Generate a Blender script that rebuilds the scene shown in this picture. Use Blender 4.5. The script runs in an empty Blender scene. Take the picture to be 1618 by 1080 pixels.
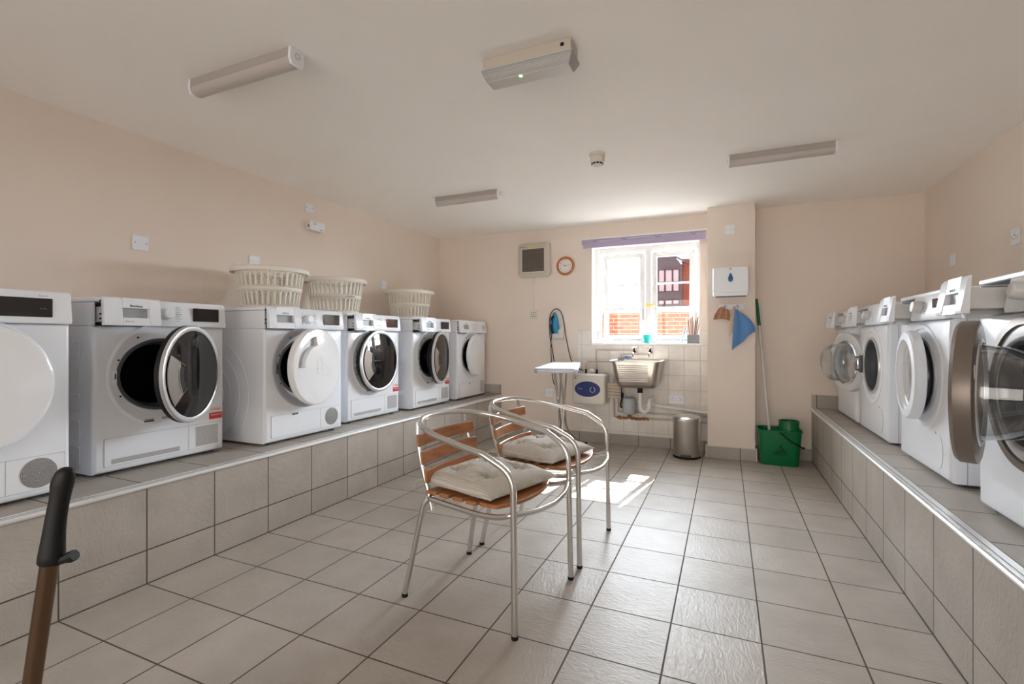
import bpy, bmesh, math, random
from math import sin, cos, pi, radians as R
from mathutils import Vector, Matrix

C = bpy.context.scene.collection
SC = bpy.context.scene
random.seed(4)

# ------------------------------------------------------------------ camera
F = 764.0; YAW = 0.411; HC = 1.106
cd = bpy.data.cameras.new('camera'); cam = bpy.data.objects.new('camera', cd); C.objects.link(cam)
cd.sensor_width = 36; cd.lens = F / 1618 * 36
cd.shift_x = -5.0 / 1618; cd.shift_y = -5.6 / 1618
cd.clip_start = 0.05; cd.clip_end = 200
cam.location = (0, 0, HC); cam.rotation_euler = (R(90), 0, YAW)
SC.camera = cam

# ------------------------------------------------------------------ room numbers (metres)
XL, XR, D, H = -3.241, 1.529, 5.088, 2.329
YF = -1.7
BXL, BXR = -2.393, 0.711
ZL, ZR = 0.45, 0.475
WX0, WX1, WZ0, WZ1 = -1.325, -0.231, 1.046, 2.095      # window opening
PX0, PX1, PY = -0.158, 0.242, 4.87                      # pillar
WT = 0.30

# ------------------------------------------------------------------ sky, sun, exposure
SC.view_settings.view_transform = 'Standard'; SC.view_settings.look = 'None'
SC.view_settings.gamma = 1; SC.view_settings.use_curve_mapping = False
SC.view_settings.exposure = 0.82
SC.cycles.use_denoising = True
SC.cycles.max_bounces = 14; SC.cycles.diffuse_bounces = 9; SC.cycles.transparent_max_bounces = 16
SC.cycles.sample_clamp_indirect = 6.0
SUNV = Vector((0.17, 1.0, 0.965)).normalized()          # towards the sun
w = bpy.data.worlds.new('sky'); SC.world = w; w.use_nodes = True
nt = w.node_tree; nt.nodes.clear()
out = nt.nodes.new('ShaderNodeOutputWorld'); bg = nt.nodes.new('ShaderNodeBackground')
tc = nt.nodes.new('ShaderNodeTexCoord'); dp = nt.nodes.new('ShaderNodeVectorMath'); dp.operation = 'DOT_PRODUCT'
dp.inputs[1].default_value = Vector((0.15, 1.0, 0.40)).normalized()      # bright haze low in the sunny half of the sky
mr = nt.nodes.new('ShaderNodeMapRange'); mr.inputs[1].default_value = 0.38; mr.inputs[2].default_value = 1.0
mr.inputs[3].default_value = 0.35; mr.inputs[4].default_value = 52.0
mr.interpolation_type = 'SMOOTHSTEP'
bg.inputs[0].default_value = (0.83, 0.92, 1.0, 1)
nt.links.new(tc.outputs['Generated'], dp.inputs[0]); nt.links.new(dp.outputs['Value'], mr.inputs[0])
nt.links.new(mr.outputs[0], bg.inputs[1]); nt.links.new(bg.outputs[0], out.inputs[0])

ld = bpy.data.lights.new('sun', 'SUN'); ld.energy = 42.0; ld.angle = R(0.6); ld.color = (1, 0.96, 0.9)
lo = bpy.data.objects.new('sun', ld); C.objects.link(lo); lo.rotation_euler = SUNV.to_track_quat('Z', 'Y').to_euler()
# sky portal at the window
pd = bpy.data.lights.new('window_portal', 'AREA'); pd.shape = 'RECTANGLE'; pd.size = WX1 - WX0; pd.size_y = WZ1 - WZ0
pd.cycles.is_portal = True
po = bpy.data.objects.new('window_portal', pd); C.objects.link(po)
po.location = ((WX0 + WX1) / 2, D + WT + 0.02, (WZ0 + WZ1) / 2); po.rotation_euler = (R(-90), 0, 0)
# added fill lamp behind the camera, standing in for unseen daylight
fd = bpy.data.lights.new('rear_fill', 'AREA'); fd.shape = 'RECTANGLE'; fd.size = 3.6; fd.size_y = 1.9
fd.energy = 19.0; fd.spread = R(115); fd.color = (1.0, 0.90, 0.80)
fo = bpy.data.objects.new('rear_fill', fd); C.objects.link(fo)
fo.location = (-0.85, YF - 0.12, 1.15); fo.rotation_euler = (R(90), 0, 0)

# ------------------------------------------------------------------ materials
def mat(name, col, rough=0.5, metal=0.0, coat=0.0, spec=0.5, emit=None, es=1.0, sheen=0.0):
    m = bpy.data.materials.new(name); m.use_nodes = True
    b = m.node_tree.nodes['Principled BSDF']
    b.inputs['Base Color'].default_value = (*col, 1); b.inputs['Roughness'].default_value = rough
    b.inputs['Metallic'].default_value = metal; b.inputs['Coat Weight'].default_value = coat
    b.inputs['Coat Roughness'].default_value = 0.05
    b.inputs['Specular IOR Level'].default_value = spec
    b.inputs['Sheen Weight'].default_value = sheen
    if emit:
        b.inputs['Emission Color'].default_value = (*emit, 1); b.inputs['Emission Strength'].default_value = es
    return m

def N(m, t, **k):
    n = m.node_tree.nodes.new(t)
    for a, v in k.items(): setattr(n, a, v)
    return n
def L(m, a, b): m.node_tree.links.new(a, b)
def math_n(m, op, a, b=None, c=None):
    n = N(m, 'ShaderNodeMath', operation=op)
    for i, v in enumerate((a, b, c)):
        if v is None: continue
        if isinstance(v, (int, float)): n.inputs[i].default_value = v
        else: L(m, v, n.inputs[i])
    return n.outputs[0]

def noisy(m, scale=20, amount=0.1, detail=4, bump=0.0, bscale=None, stretch=(1, 1, 1), dist=0.002):
    """vary the colour with noise and add bump"""
    b = m.node_tree.nodes['Principled BSDF']
    co = N(m, 'ShaderNodeTexCoord'); mp = N(m, 'ShaderNodeMapping'); L(m, co.outputs['Object'], mp.inputs[0])
    mp.inputs['Scale'].default_value = stretch
    nz = N(m, 'ShaderNodeTexNoise'); nz.inputs['Scale'].default_value = scale; nz.inputs['Detail'].default_value = detail
    L(m, mp.outputs[0], nz.inputs['Vector'])
    if amount:
        c = b.inputs['Base Color'].default_value[:3]
        rp = N(m, 'ShaderNodeValToRGB')
        rp.color_ramp.elements[0].position = 0.3; rp.color_ramp.elements[1].position = 0.7
        rp.color_ramp.elements[0].color = (*[x * (1 - amount) for x in c], 1)
        rp.color_ramp.elements[1].color = (*[min(1, x * (1 + amount)) for x in c], 1)
        L(m, nz.outputs[0], rp.inputs[0]); L(m, rp.outputs[0], b.inputs['Base Color'])
    if bump:
        n2 = N(m, 'ShaderNodeTexNoise'); n2.inputs['Scale'].default_value = bscale or scale; n2.inputs['Detail'].default_value = 5
        L(m, mp.outputs[0], n2.inputs['Vector'])
        bp = N(m, 'ShaderNodeBump'); bp.inputs['Strength'].default_value = bump; bp.inputs['Distance'].default_value = dist
        L(m, n2.outputs[0], bp.inputs['Height']); L(m, bp.outputs[0], b.inputs['Normal'])
    return m

def tile_mat(name, col, grout, S, off, gw, var=0.05, rough=0.35, bump_s=0.0, riven=0.0, rowshift=0.0, Sz=None):
    """tiles of size S on every face, grout lines where the world-grid falls"""
    m = mat(name, col, rough, spec=0.28); b = m.node_tree.nodes['Principled BSDF']
    co = N(m, 'ShaderNodeTexCoord'); sp = N(m, 'ShaderNodeSeparateXYZ'); L(m, co.outputs['Object'], sp.inputs[0])
    ge = N(m, 'ShaderNodeNewGeometry'); ns = N(m, 'ShaderNodeSeparateXYZ'); L(m, ge.outputs['True Normal'], ns.inputs[0])
    masks = []; cells = []
    for i in range(3):
        s = (Sz if (Sz and i == 2) else S)
        q = math_n(m, 'DIVIDE', math_n(m, 'SUBTRACT', sp.outputs[i], off[i]), s)
        if rowshift and i == 0:
            zq = math_n(m, 'FLOOR', math_n(m, 'DIVIDE', math_n(m, 'SUBTRACT', sp.outputs[2], off[2]), Sz or S))
            q = math_n(m, 'ADD', q, math_n(m, 'MULTIPLY', math_n(m, 'MODULO', zq, 2.0), rowshift))
        cells.append(math_n(m, 'FLOOR', q))
        fr = math_n(m, 'FRACT', q)
        d = math_n(m, 'MULTIPLY', math_n(m, 'MINIMUM', fr, math_n(m, 'SUBTRACT', 1.0, fr)), s)
        ln = N(m, 'ShaderNodeMapRange'); ln.inputs[1].default_value = gw * 0.5; ln.inputs[2].default_value = gw * 0.5 + 0.0012
        ln.inputs[3].default_value = 1; ln.inputs[4].default_value = 0; L(m, d, ln.inputs[0])
        face = math_n(m, 'LESS_THAN', math_n(m, 'ABSOLUTE', ns.outputs[i]), 0.7)
        masks.append(math_n(m, 'MULTIPLY', ln.outputs[0], face))
    g = math_n(m, 'MAXIMUM', math_n(m, 'MAXIMUM', masks[0], masks[1]), masks[2])
    cb = N(m, 'ShaderNodeCombineXYZ')
    for i in range(3): L(m, cells[i], cb.inputs[i])
    wn = N(m, 'ShaderNodeTexWhiteNoise', noise_dimensions='3D'); L(m, cb.outputs[0], wn.inputs['Vector'])
    hs = N(m, 'ShaderNodeHueSaturation'); hs.inputs['Color'].default_value = (*col, 1)
    L(m, math_n(m, 'ADD', 1 - var, math_n(m, 'MULTIPLY', wn.outputs['Value'], 2 * var)), hs.inputs['Value'])
    cl = N(m, 'ShaderNodeTexNoise'); cl.inputs['Scale'].default_value = 5; cl.inputs['Detail'].default_value = 6; L(m, co.outputs['Object'], cl.inputs['Vector'])
    mm = N(m, 'ShaderNodeMix', data_type='RGBA', blend_type='MULTIPLY'); mm.inputs[0].default_value = 1
    L(m, hs.outputs[0], mm.inputs[6])
    rp = N(m, 'ShaderNodeValToRGB'); rp.color_ramp.elements[0].color = (.93, .92, .91, 1); rp.color_ramp.elements[1].color = (1.06, 1.06, 1.06, 1)
    rp.color_ramp.elements[0].position = .35; rp.color_ramp.elements[1].position = .65
    L(m, cl.outputs[0], rp.inputs[0]); L(m, rp.outputs[0], mm.inputs[7])
    mx = N(m, 'ShaderNodeMix', data_type='RGBA'); L(m, g, mx.inputs[0]); L(m, mm.outputs[2], mx.inputs[6]); mx.inputs[7].default_value = (*grout, 1)
    L(m, mx.outputs[2], b.inputs['Base Color'])
    rr = math_n(m, 'ADD', rough, math_n(m, 'MULTIPLY', g, 0.4)); L(m, rr, b.inputs['Roughness'])
    bp = N(m, 'ShaderNodeBump'); bp.inputs['Distance'].default_value = 0.002; bp.inputs['Strength'].default_value = 0.8
    hgt = math_n(m, 'SUBTRACT', 1.0, g)
    if riven:
        mp = N(m, 'ShaderNodeVectorMath', operation='MULTIPLY_ADD')        # turn the riven grain from tile to tile
        rot = N(m, 'ShaderNodeVectorRotate', rotation_type='Z_AXIS'); L(m, co.outputs['Object'], rot.inputs['Vector'])
        L(m, math_n(m, 'MULTIPLY', math_n(m, 'ROUND', math_n(m, 'MULTIPLY', wn.outputs['Value'], 3.0)), pi / 2 * 0.97), rot.inputs['Angle'])
        L(m, rot.outputs[0], mp.inputs[0]); mp.inputs[1].default_value = (1.0, 2.6, 1.5); mp.inputs[2].default_value = (0, 0, 0)
        rn = N(m, 'ShaderNodeTexNoise'); rn.inputs['Scale'].default_value = 22; rn.inputs['Detail'].default_value = 7; rn.inputs['Distortion'].default_value = 1.2
        L(m, mp.outputs[0], rn.inputs['Vector'])
        hgt = math_n(m, 'ADD', hgt, math_n(m, 'MULTIPLY', rn.outputs[0], riven))
    L(m, hgt, bp.inputs['Height']); L(m, bp.outputs[0], b.inputs['Normal'])
    return m

def glass_mat(name, col=(1, 1, 1), refl=0.12, rough=0.0, tint=1.0):
    m = bpy.data.materials.new(name); m.use_nodes = True; t = m.node_tree; t.nodes.clear()
    o = N(m, 'ShaderNodeOutputMaterial'); tr = N(m, 'ShaderNodeBsdfTransparent'); gl = N(m, 'ShaderNodeBsdfGlossy')
    tr.inputs[0].default_value = (*[c * tint for c in col], 1); gl.inputs['Roughness'].default_value = rough
    lw = N(m, 'ShaderNodeLayerWeight'); lw.inputs[0].default_value = 0.3
    mx = N(m, 'ShaderNodeMixShader')
    L(m, math_n(m, 'ADD', refl * 0.3, math_n(m, 'MULTIPLY', lw.outputs['Facing'], refl * 2)), mx.inputs[0])
    L(m, tr.outputs[0], mx.inputs[1]); L(m, gl.outputs[0], mx.inputs[2]); L(m, mx.outputs[0], o.inputs[0])
    return m

M = {}
M['wall'] = noisy(mat('wall_paint', (0.79, 0.695, 0.615), 0.6), 3, 0.012, bump=0.12, bscale=240, dist=0.0008)
M['ceil'] = noisy(mat('ceiling_paint', (0.91, 0.885, 0.85), 0.65), 3, 0.01, bump=0.05, bscale=200, dist=0.0008)
M['reveal'] = mat('reveal_paint', (0.85, 0.82, 0.78), 0.5)
TO = (-2.0853, 0.0748, 0.152)
M['floor'] = tile_mat('floor_tiles', (0.430, 0.393, 0.352), (0.10, 0.080, 0.065), 0.315, TO, 0.0045, 0.05, 0.44, riven=1.9)
M['dgrout'] = mat('dark_grout', (0.10, 0.08, 0.065), 0.8)
M['wtile'] = tile_mat('white_wall_tiles', (0.80, 0.76, 0.71), (0.55, 0.51, 0.47), 0.15, (-0.53, 0.0, 0.587), 0.002, 0.01, 0.12)
M['white'] = mat('white_enamel', (0.83, 0.86, 0.91), 0.28, coat=0.3)
M['white2'] = mat('white_plastic', (0.83, 0.86, 0.91), 0.35)
M['gloss'] = mat('glossy_white_door', (0.87, 0.88, 0.90), 0.10, coat=0.6)
M['upvc'] = mat('white_upvc', (0.86, 0.86, 0.86), 0.3)
M['grey'] = mat('grey_plastic', (0.42, 0.43, 0.45), 0.4)
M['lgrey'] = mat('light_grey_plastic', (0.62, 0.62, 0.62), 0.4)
M['dgrey'] = mat('dark_grey_rubber', (0.09, 0.10, 0.12), 0.5)
M['black'] = mat('black_plastic', (0.008, 0.008, 0.009), 0.5, spec=0.25)
M['blackgloss'] = mat('black_glass', (0.008, 0.008, 0.01), 0.06, coat=0.5)
M['smoke'] = mat('smoked_door_glass', (0.008, 0.007, 0.008), 0.04, coat=0.0, spec=0.5)
M['bronze'] = mat('brown_grey_metal', (0.22, 0.185, 0.16), 0.36, 0.55)
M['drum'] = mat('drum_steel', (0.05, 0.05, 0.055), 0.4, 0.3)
M['chrome'] = mat('chrome', (0.75, 0.75, 0.75), 0.12, 1.0)
M['silver'] = mat('silver_ring', (0.62, 0.62, 0.63), 0.28, 0.7)
M['alu'] = mat('polished_aluminium', (0.70, 0.69, 0.67), 0.24, 1.0)
M['steel'] = noisy(mat('stainless_steel', (0.58, 0.55, 0.52), 0.28, 1.0), 30, 0.05, stretch=(1, 1, 20))
M['trim'] = mat('plinth_edge_strip', (0.80, 0.80, 0.80), 0.3, 0.35)
M['trimwhite'] = mat('white_tile_trim', (0.72, 0.66, 0.60), 0.4)
M['teak'] = noisy(mat('teak', (0.36, 0.135, 0.04), 0.32, coat=0.3), 9, 0.28, stretch=(6, 1, 6), detail=6)
M['basket'] = mat('cream_basket_plastic', (0.84, 0.81, 0.73), 0.4)
M['ink'] = mat('dark_print', (0.06, 0.06, 0.07), 0.5)
M['greyink'] = mat('grey_print', (0.35, 0.35, 0.36), 0.5)
M['red'] = mat('red_sticker', (0.62, 0.03, 0.035), 0.4)
M['prism'] = mat('prismatic_plastic', (0.58, 0.55, 0.51), 0.3)
M['paper'] = mat('white_sticker', (0.80, 0.76, 0.74), 0.5)
M['clear'] = glass_mat('clear_glass', (1, 1, 1), 0.10)
M['bowl'] = glass_mat('door_bowl_glass', (0.86, 0.89, 0.91), 0.34, 0.03)
M['bowlface'] = glass_mat('door_outer_glass', (0.50, 0.47, 0.45), 0.9, 0.12)
M['frost'] = mat('diffuser', (0.50, 0.455, 0.425), 0.45)
M['batten'] = mat('batten_body', (0.42, 0.38, 0.35), 0.45)
M['green'] = mat('green_plastic', (0.0, 0.15, 0.045), 0.3)
M['dkgreen'] = mat('dark_green_print', (0.0, 0.035, 0.015), 0.5)
M['blue'] = mat('blue_iron', (0.01, 0.22, 0.42), 0.3)
M['navy'] = mat('navy_oval', (0.012, 0.028, 0.16), 0.3)
M['bluedrop'] = mat('blue_drop', (0.01, 0.12, 0.42), 0.2)
M['cream'] = mat('cream_plastic', (0.70, 0.665, 0.60), 0.4)
M['beige'] = mat('beige_plastic', (0.55, 0.50, 0.43), 0.45)
M['wood'] = noisy(mat('orange_wood', (0.42, 0.15, 0.045), 0.35), 20, 0.2, stretch=(1, 1, 3))
M['copper'] = noisy(mat('rusted_copper', (0.36, 0.15, 0.07), 0.6, 0.4), 60, 0.5)
M['pipe'] = mat('painted_pipe', (0.50, 0.45, 0.41), 0.35, 0.5)
M['pipewhite'] = mat('white_waste_pipe', (0.78, 0.75, 0.72), 0.3)
M['bluecloth'] = noisy(mat('blue_microfibre', (0.10, 0.26, 0.55), 0.9, sheen=0.5), 60, 0.12, bump=0.5, bscale=300)
M['peach'] = noisy(mat('tan_cloth', (0.44, 0.22, 0.13), 0.9, sheen=0.3), 40, 0.15, bump=0.5, bscale=200)
M['creamcloth'] = noisy(mat('pale_pink_cloth', (0.60, 0.46, 0.38), 0.9), 40, 0.1, bump=0.5, bscale=200)
M['lilac'] = mat('lilac_blind', (0.42, 0.36, 0.50), 0.7)
M['boardgrey'] = noisy(mat('ironing_board_cover', (0.50, 0.54, 0.60), 0.7), 12, 0.08)
M['aqua'] = mat('aqua_liquid', (0.02, 0.55, 0.55), 0.15)
M['yellow'] = mat('yellow_sticker', (0.75, 0.62, 0.03), 0.5)
M['led'] = mat('green_led', (0.1, 0.8, 0.3), 0.4, emit=(0.15, 1.0, 0.35), es=3.0)
M['bounce_pale'] = mat('pale_bounce_surface', (0.60, 0.57, 0.53), 0.8)
M['asphalt'] = mat('asphalt', (0.05, 0.05, 0.05), 0.9)
M['slate'] = noisy(mat('dark_cladding', (0.035, 0.045, 0.065), 0.6), 3, 0.15)
M['skyglass'] = mat('far_pane_sky_tint', (0.22, 0.27, 0.34), 0.1, coat=0.3)  # reflected sky is put into the pane colour
M['skin'] = mat('tan_brush', (0.28, 0.18, 0.12), 0.7)
M['bgrey'] = mat('grey_box', (0.30, 0.31, 0.33), 0.6)
M['translucent'] = mat('milky_drawer_plastic', (0.60, 0.60, 0.59), 0.3)

# bricks
def brick_mat():
    m = mat('red_brick', (0.5, 0.2, 0.1), 0.85); b = m.node_tree.nodes['Principled BSDF']
    co = N(m, 'ShaderNodeTexCoord'); sp = N(m, 'ShaderNodeSeparateXYZ'); L(m, co.outputs['Object'], sp.inputs[0])
    cb = N(m, 'ShaderNodeCombineXYZ'); L(m, sp.outputs[0], cb.inputs[0]); L(m, sp.outputs[2], cb.inputs[1])
    br = N(m, 'ShaderNodeTexBrick'); L(m, cb.outputs[0], br.inputs['Vector'])
    br.inputs['Scale'].default_value = 1; br.inputs['Brick Width'].default_value = 0.225; br.inputs['Row Height'].default_value = 0.075
    br.inputs['Mortar Size'].default_value = 0.006; br.inputs['Color1'].default_value = (0.11, 0.022, 0.012, 1)
    br.inputs['Color2'].default_value = (0.16, 0.038, 0.018, 1); br.inputs['Mortar'].default_value = (0.17, 0.13, 0.10, 1)
    L(m, br.outputs['Color'], b.inputs['Base Color']); return m
M['brick'] = brick_mat()

def stripe_mat(name, c1, c2, width, axis=1, bump=0.0, thin=0.5):
    m = mat(name, c1, 0.9, sheen=0.3); b = m.node_tree.nodes['Principled BSDF']
    co = N(m, 'ShaderNodeTexCoord'); sp = N(m, 'ShaderNodeSeparateXYZ'); L(m, co.outputs['Object'], sp.inputs[0])
    fr = math_n(m, 'FRACT', math_n(m, 'DIVIDE', sp.outputs[axis], width))
    g = math_n(m, 'LESS_THAN', fr, thin)
    mx = N(m, 'ShaderNodeMix', data_type='RGBA'); L(m, g, mx.inputs[0]); mx.inputs[6].default_value = (*c1, 1); mx.inputs[7].default_value = (*c2, 1)
    L(m, mx.outputs[2], b.inputs['Base Color'])
    if bump:
        s = math_n(m, 'SINE', math_n(m, 'MULTIPLY', sp.outputs[axis], 2 * pi / width))
        bp = N(m, 'ShaderNodeBump'); bp.inputs['Strength'].default_value = bump; bp.inputs['Distance'].default_value = 0.002
        L(m, s, bp.inputs['Height']); L(m, bp.outputs[0], b.inputs['Normal'])
    return m
M['cushion'] = stripe_mat('corded_cream_fabric', (0.60, 0.555, 0.50), (0.50, 0.455, 0.40), 0.008, 1, 0.6)
M['stripecloth'] = stripe_mat('striped_tea_towel', (0.50, 0.42, 0.34), (0.12, 0.09, 0.07), 0.032, 2, 0.0, 0.12)
M['ribfelt'] = stripe_mat('fan_louvres', (0.20, 0.165, 0.135), (0.10, 0.08, 0.065), 0.011, 2, 0.5)

def dots_mat(name, base, dot, step, th=0.32, diag=True):
    m = mat(name, base, 0.4); b = m.node_tree.nodes['Principled BSDF']
    co = N(m, 'ShaderNodeTexCoord'); sp = N(m, 'ShaderNodeSeparateXYZ'); L(m, co.outputs['Object'], sp.inputs[0])
    if diag:
        u = math_n(m, 'ADD', sp.outputs[0], sp.outputs[2]); v = math_n(m, 'SUBTRACT', sp.outputs[0], sp.outputs[2])
    else:
        u, v = sp.outputs[0], sp.outputs[2]
    fu = math_n(m, 'ABSOLUTE', math_n(m, 'SUBTRACT', math_n(m, 'FRACT', math_n(m, 'DIVIDE', u, step)), 0.5))
    fv = math_n(m, 'ABSOLUTE', math_n(m, 'SUBTRACT', math_n(m, 'FRACT', math_n(m, 'DIVIDE', v, step)), 0.5))
    g = math_n(m, 'LESS_THAN', math_n(m, 'MAXIMUM', fu, fv), th)
    mx = N(m, 'ShaderNodeMix', data_type='RGBA'); L(m, g, mx.inputs[0]); mx.inputs[6].default_value = (*base, 1); mx.inputs[7].default_value = (*dot, 1)
    L(m, mx.outputs[2], b.inputs['Base Color']); return m
M['dots'] = dots_mat('perforated_white', (0.72, 0.72, 0.72), (0.06, 0.06, 0.06), 0.008)

# ------------------------------------------------------------------ mesh builder
class MB:
    def __init__(s): s.v = []; s.f = []
    def add(s, vs, fs, mtx=None):
        o = len(s.v)
        s.v += [tuple(mtx @ Vector(p)) if mtx else tuple(p) for p in vs]
        s.f += [tuple(i + o for i in f) for f in fs]; return s
    def box(s, x0, x1, y0, y1, z0, z1, mtx=None):
        vs = [(x, y, z) for z in (z0, z1) for y in (y0, y1) for x in (x0, x1)]
        return s.add(vs, [(0, 2, 3, 1), (4, 5, 7, 6), (0, 1, 5, 4), (2, 6, 7, 3), (0, 4, 6, 2), (1, 3, 7, 5)], mtx)
    def rings(s, rings, closed=True, cap0=True, cap1=True, mtx=None, loop=False):
        n = len(rings[0]); vs = [p for r in rings for p in r]; fs = []
        m = len(rings)
        for i in range(m if loop else m - 1):
            j = (i + 1) % m
            for k in range(n if closed else n - 1):
                l = (k + 1) % n
                fs.append((i * n + k, i * n + l, j * n + l, j * n + k))
        if not loop:
            if cap0: fs.append(tuple(range(n - 1, -1, -1)))
            if cap1: fs.append(tuple((m - 1) * n + k for k in range(n)))
        return s.add(vs, fs, mtx)
    def tube(s, pts, r, n=12, closed=False, caps=True, r2=None, flat=1.0):
        pts = [Vector(p) for p in pts]; m = len(pts); T = []
        for i in range(m):
            if closed: t = pts[(i + 1) % m] - pts[i - 1]
            else: t = pts[min(i + 1, m - 1)] - pts[max(i - 1, 0)]
            T.append(t.normalized())
        up = Vector((0, 0, 1)) if abs(T[0].z) < 0.9 else Vector((1, 0, 0))
        u = (up - T[0] * up.dot(T[0])).normalized(); rs = []
        for i in range(m):
            u = (u - T[i] * u.dot(T[i])).normalized(); v = T[i].cross(u)
            rad = r if r2 is None else r + (r2 - r) * i / (m - 1)
            rs.append([tuple(pts[i] + rad * (cos(a) * u * flat + sin(a) * v)) for a in [2 * pi * k / n for k in range(n)]])
        return s.rings(rs, cap0=caps, cap1=caps, loop=closed)
    def lathe(s, prof, n=40, mtx=None, cap0=True, cap1=True):
        """profile (r, h), axis +z"""
        return s.rings([[(r * cos(2 * pi * k / n), r * sin(2 * pi * k / n), h) for k in range(n)] for r, h in prof], cap0=cap0, cap1=cap1, mtx=mtx)
    def prism(s, poly, h0, h1, mtx=None):
        return s.rings([[(x, y, h0) for x, y in poly], [(x, y, h1) for x, y in poly]], mtx=mtx)
    def sphere(s, c, rx, ry, rz, n=20, m=12):
        return s.rings([[(c[0] + rx * sin(t) * cos(2 * pi * k / n), c[1] + ry * sin(t) * sin(2 * pi * k / n), c[2] + rz * cos(t)) for k in range(n)]
                        for t in [0.001 + (pi - 0.002) * i / m for i in range(m + 1)]])

def obj(name, mb, m, parent=None, loc=(0, 0, 0), rot=(0, 0, 0), bevel=0, seg=2, sharp=35, solid=0, subd=0):
    me = bpy.data.meshes.new(name); me.from_pydata(mb.v, [], mb.f); me.update()
    bm = bmesh.new(); bm.from_mesh(me); bmesh.ops.remove_doubles(bm, verts=bm.verts, dist=1e-6)
    bmesh.ops.recalc_face_normals(bm, faces=bm.faces); bm.to_mesh(me); bm.free()
    me.shade_smooth(); me.set_sharp_from_angle(angle=R(sharp))
    if m: me.materials.append(m)
    o = bpy.data.objects.new(name, me); C.objects.link(o); o.location = loc; o.rotation_euler = rot
    if parent: o.parent = parent
    if solid:
        q = o.modifiers.new('s', 'SOLIDIFY'); q.thickness = solid; q.offset = 0
    if subd:
        q = o.modifiers.new('d', 'SUBSURF'); q.levels = q.render_levels = subd
    if bevel:
        q = o.modifiers.new('b', 'BEVEL'); q.width = bevel; q.segments = seg; q.limit_method = 'ANGLE'; q.angle_limit = R(40)
    return o
def tag(o, label, cat, group=None):
    o['label'] = label; o['category'] = cat
    if group: o['group'] = group
    return o
def thing(name, label, cat, loc=(0, 0, 0), rz=0, group=None, rot=None):
    o = bpy.data.objects.new(name, None); o.empty_display_size = 0.05; C.objects.link(o)
    o.location = loc; o.rotation_euler = rot or (0, 0, rz); return tag(o, label, cat, group)
def struct(name, mb, m, **k):
    o = obj(name, mb, m, **k)
    if o.parent is None: o['kind'] = 'structure'
    return o
def dup(root, loc, rz, label, group=None):
    r = root.copy(); C.objects.link(r); r.location = loc; r.rotation_euler = (0, 0, rz); r['label'] = label
    if group: r['group'] = group
    for ch in list(root.children):
        c = ch.copy(); C.objects.link(c); c.parent = r
        for g in ch.children:
            d = g.copy(); C.objects.link(d); d.parent = c
    return r
def text(name, body, size, loc, rot, m, parent, depth=0.0004, align='CENTER'):
    cu = bpy.data.curves.new(name, 'FONT'); cu.body = body; cu.size = size; cu.extrude = depth; cu.align_x = align; cu.align_y = 'CENTER'
    cu.resolution_u = 3
    t = bpy.data.objects.new('tmp_' + name, cu); C.objects.link(t)
    dg = bpy.context.evaluated_depsgraph_get(); me = bpy.data.meshes.new_from_object(t.evaluated_get(dg))
    bpy.data.objects.remove(t); me.materials.clear(); me.materials.append(m)
    o = bpy.data.objects.new(name, me); C.objects.link(o); o.location = loc; o.rotation_euler = rot
    if parent: o.parent = parent
    return o
def arc(cx, cy, r, a0, a1, n): return [(cx + r * cos(R(a0 + (a1 - a0) * i / n)), cy + r * sin(R(a0 + (a1 - a0) * i / n))) for i in range(n + 1)]
def fillet(pts, rad, n=6, closed=False):
    pts = [Vector(p) for p in pts]; out = []
    m = len(pts)
    for i, p in enumerate(pts):
        if not closed and i in (0, m - 1): out.append(p); continue
        r = rad[i] if isinstance(rad, (list, tuple)) else rad
        a, b = pts[i - 1], pts[(i + 1) % m]; da, db = (a - p), (b - p)
        l = min(r, da.length * 0.48, db.length * 0.48); p0 = p + da.normalized() * l; p1 = p + db.normalized() * l
        for k in range(n + 1):
            t = k / n; out.append(p0 * (1 - t) ** 2 + p * 2 * t * (1 - t) + p1 * t * t)
    return out
def rrect(x0, x1, y0, y1, r, n=5):
    return (arc(x1 - r, y1 - r, r, 0, 90, n) + arc(x0 + r, y1 - r, r, 90, 180, n) + arc(x0 + r, y0 + r, r, 180, 270, n) + arc(x1 - r, y0 + r, r, 270, 360, n))
XZ = Matrix(((1, 0, 0, 0), (0, 0, -1, 0), (0, 1, 0, 0), (0, 0, 0, 1)))      # (x, y, h) -> (x, -h, y): profile plane XZ, extrude towards -y
def smooth_curve(pts, k=8):
    P = [Vector(p) for p in pts]; out = []
    for i in range(len(P) - 1):
        p0 = P[max(i - 1, 0)]; p1 = P[i]; p2 = P[i + 1]; p3 = P[min(i + 2, len(P) - 1)]
        for j in range(k):
            t = j / k
            out.append(0.5 * ((2 * p1) + (-p0 + p2) * t + (2 * p0 - 5 * p1 + 4 * p2 - p3) * t * t + (-p0 + 3 * p1 - 3 * p2 + p3) * t ** 3))
    out.append(P[-1]); return out

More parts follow.
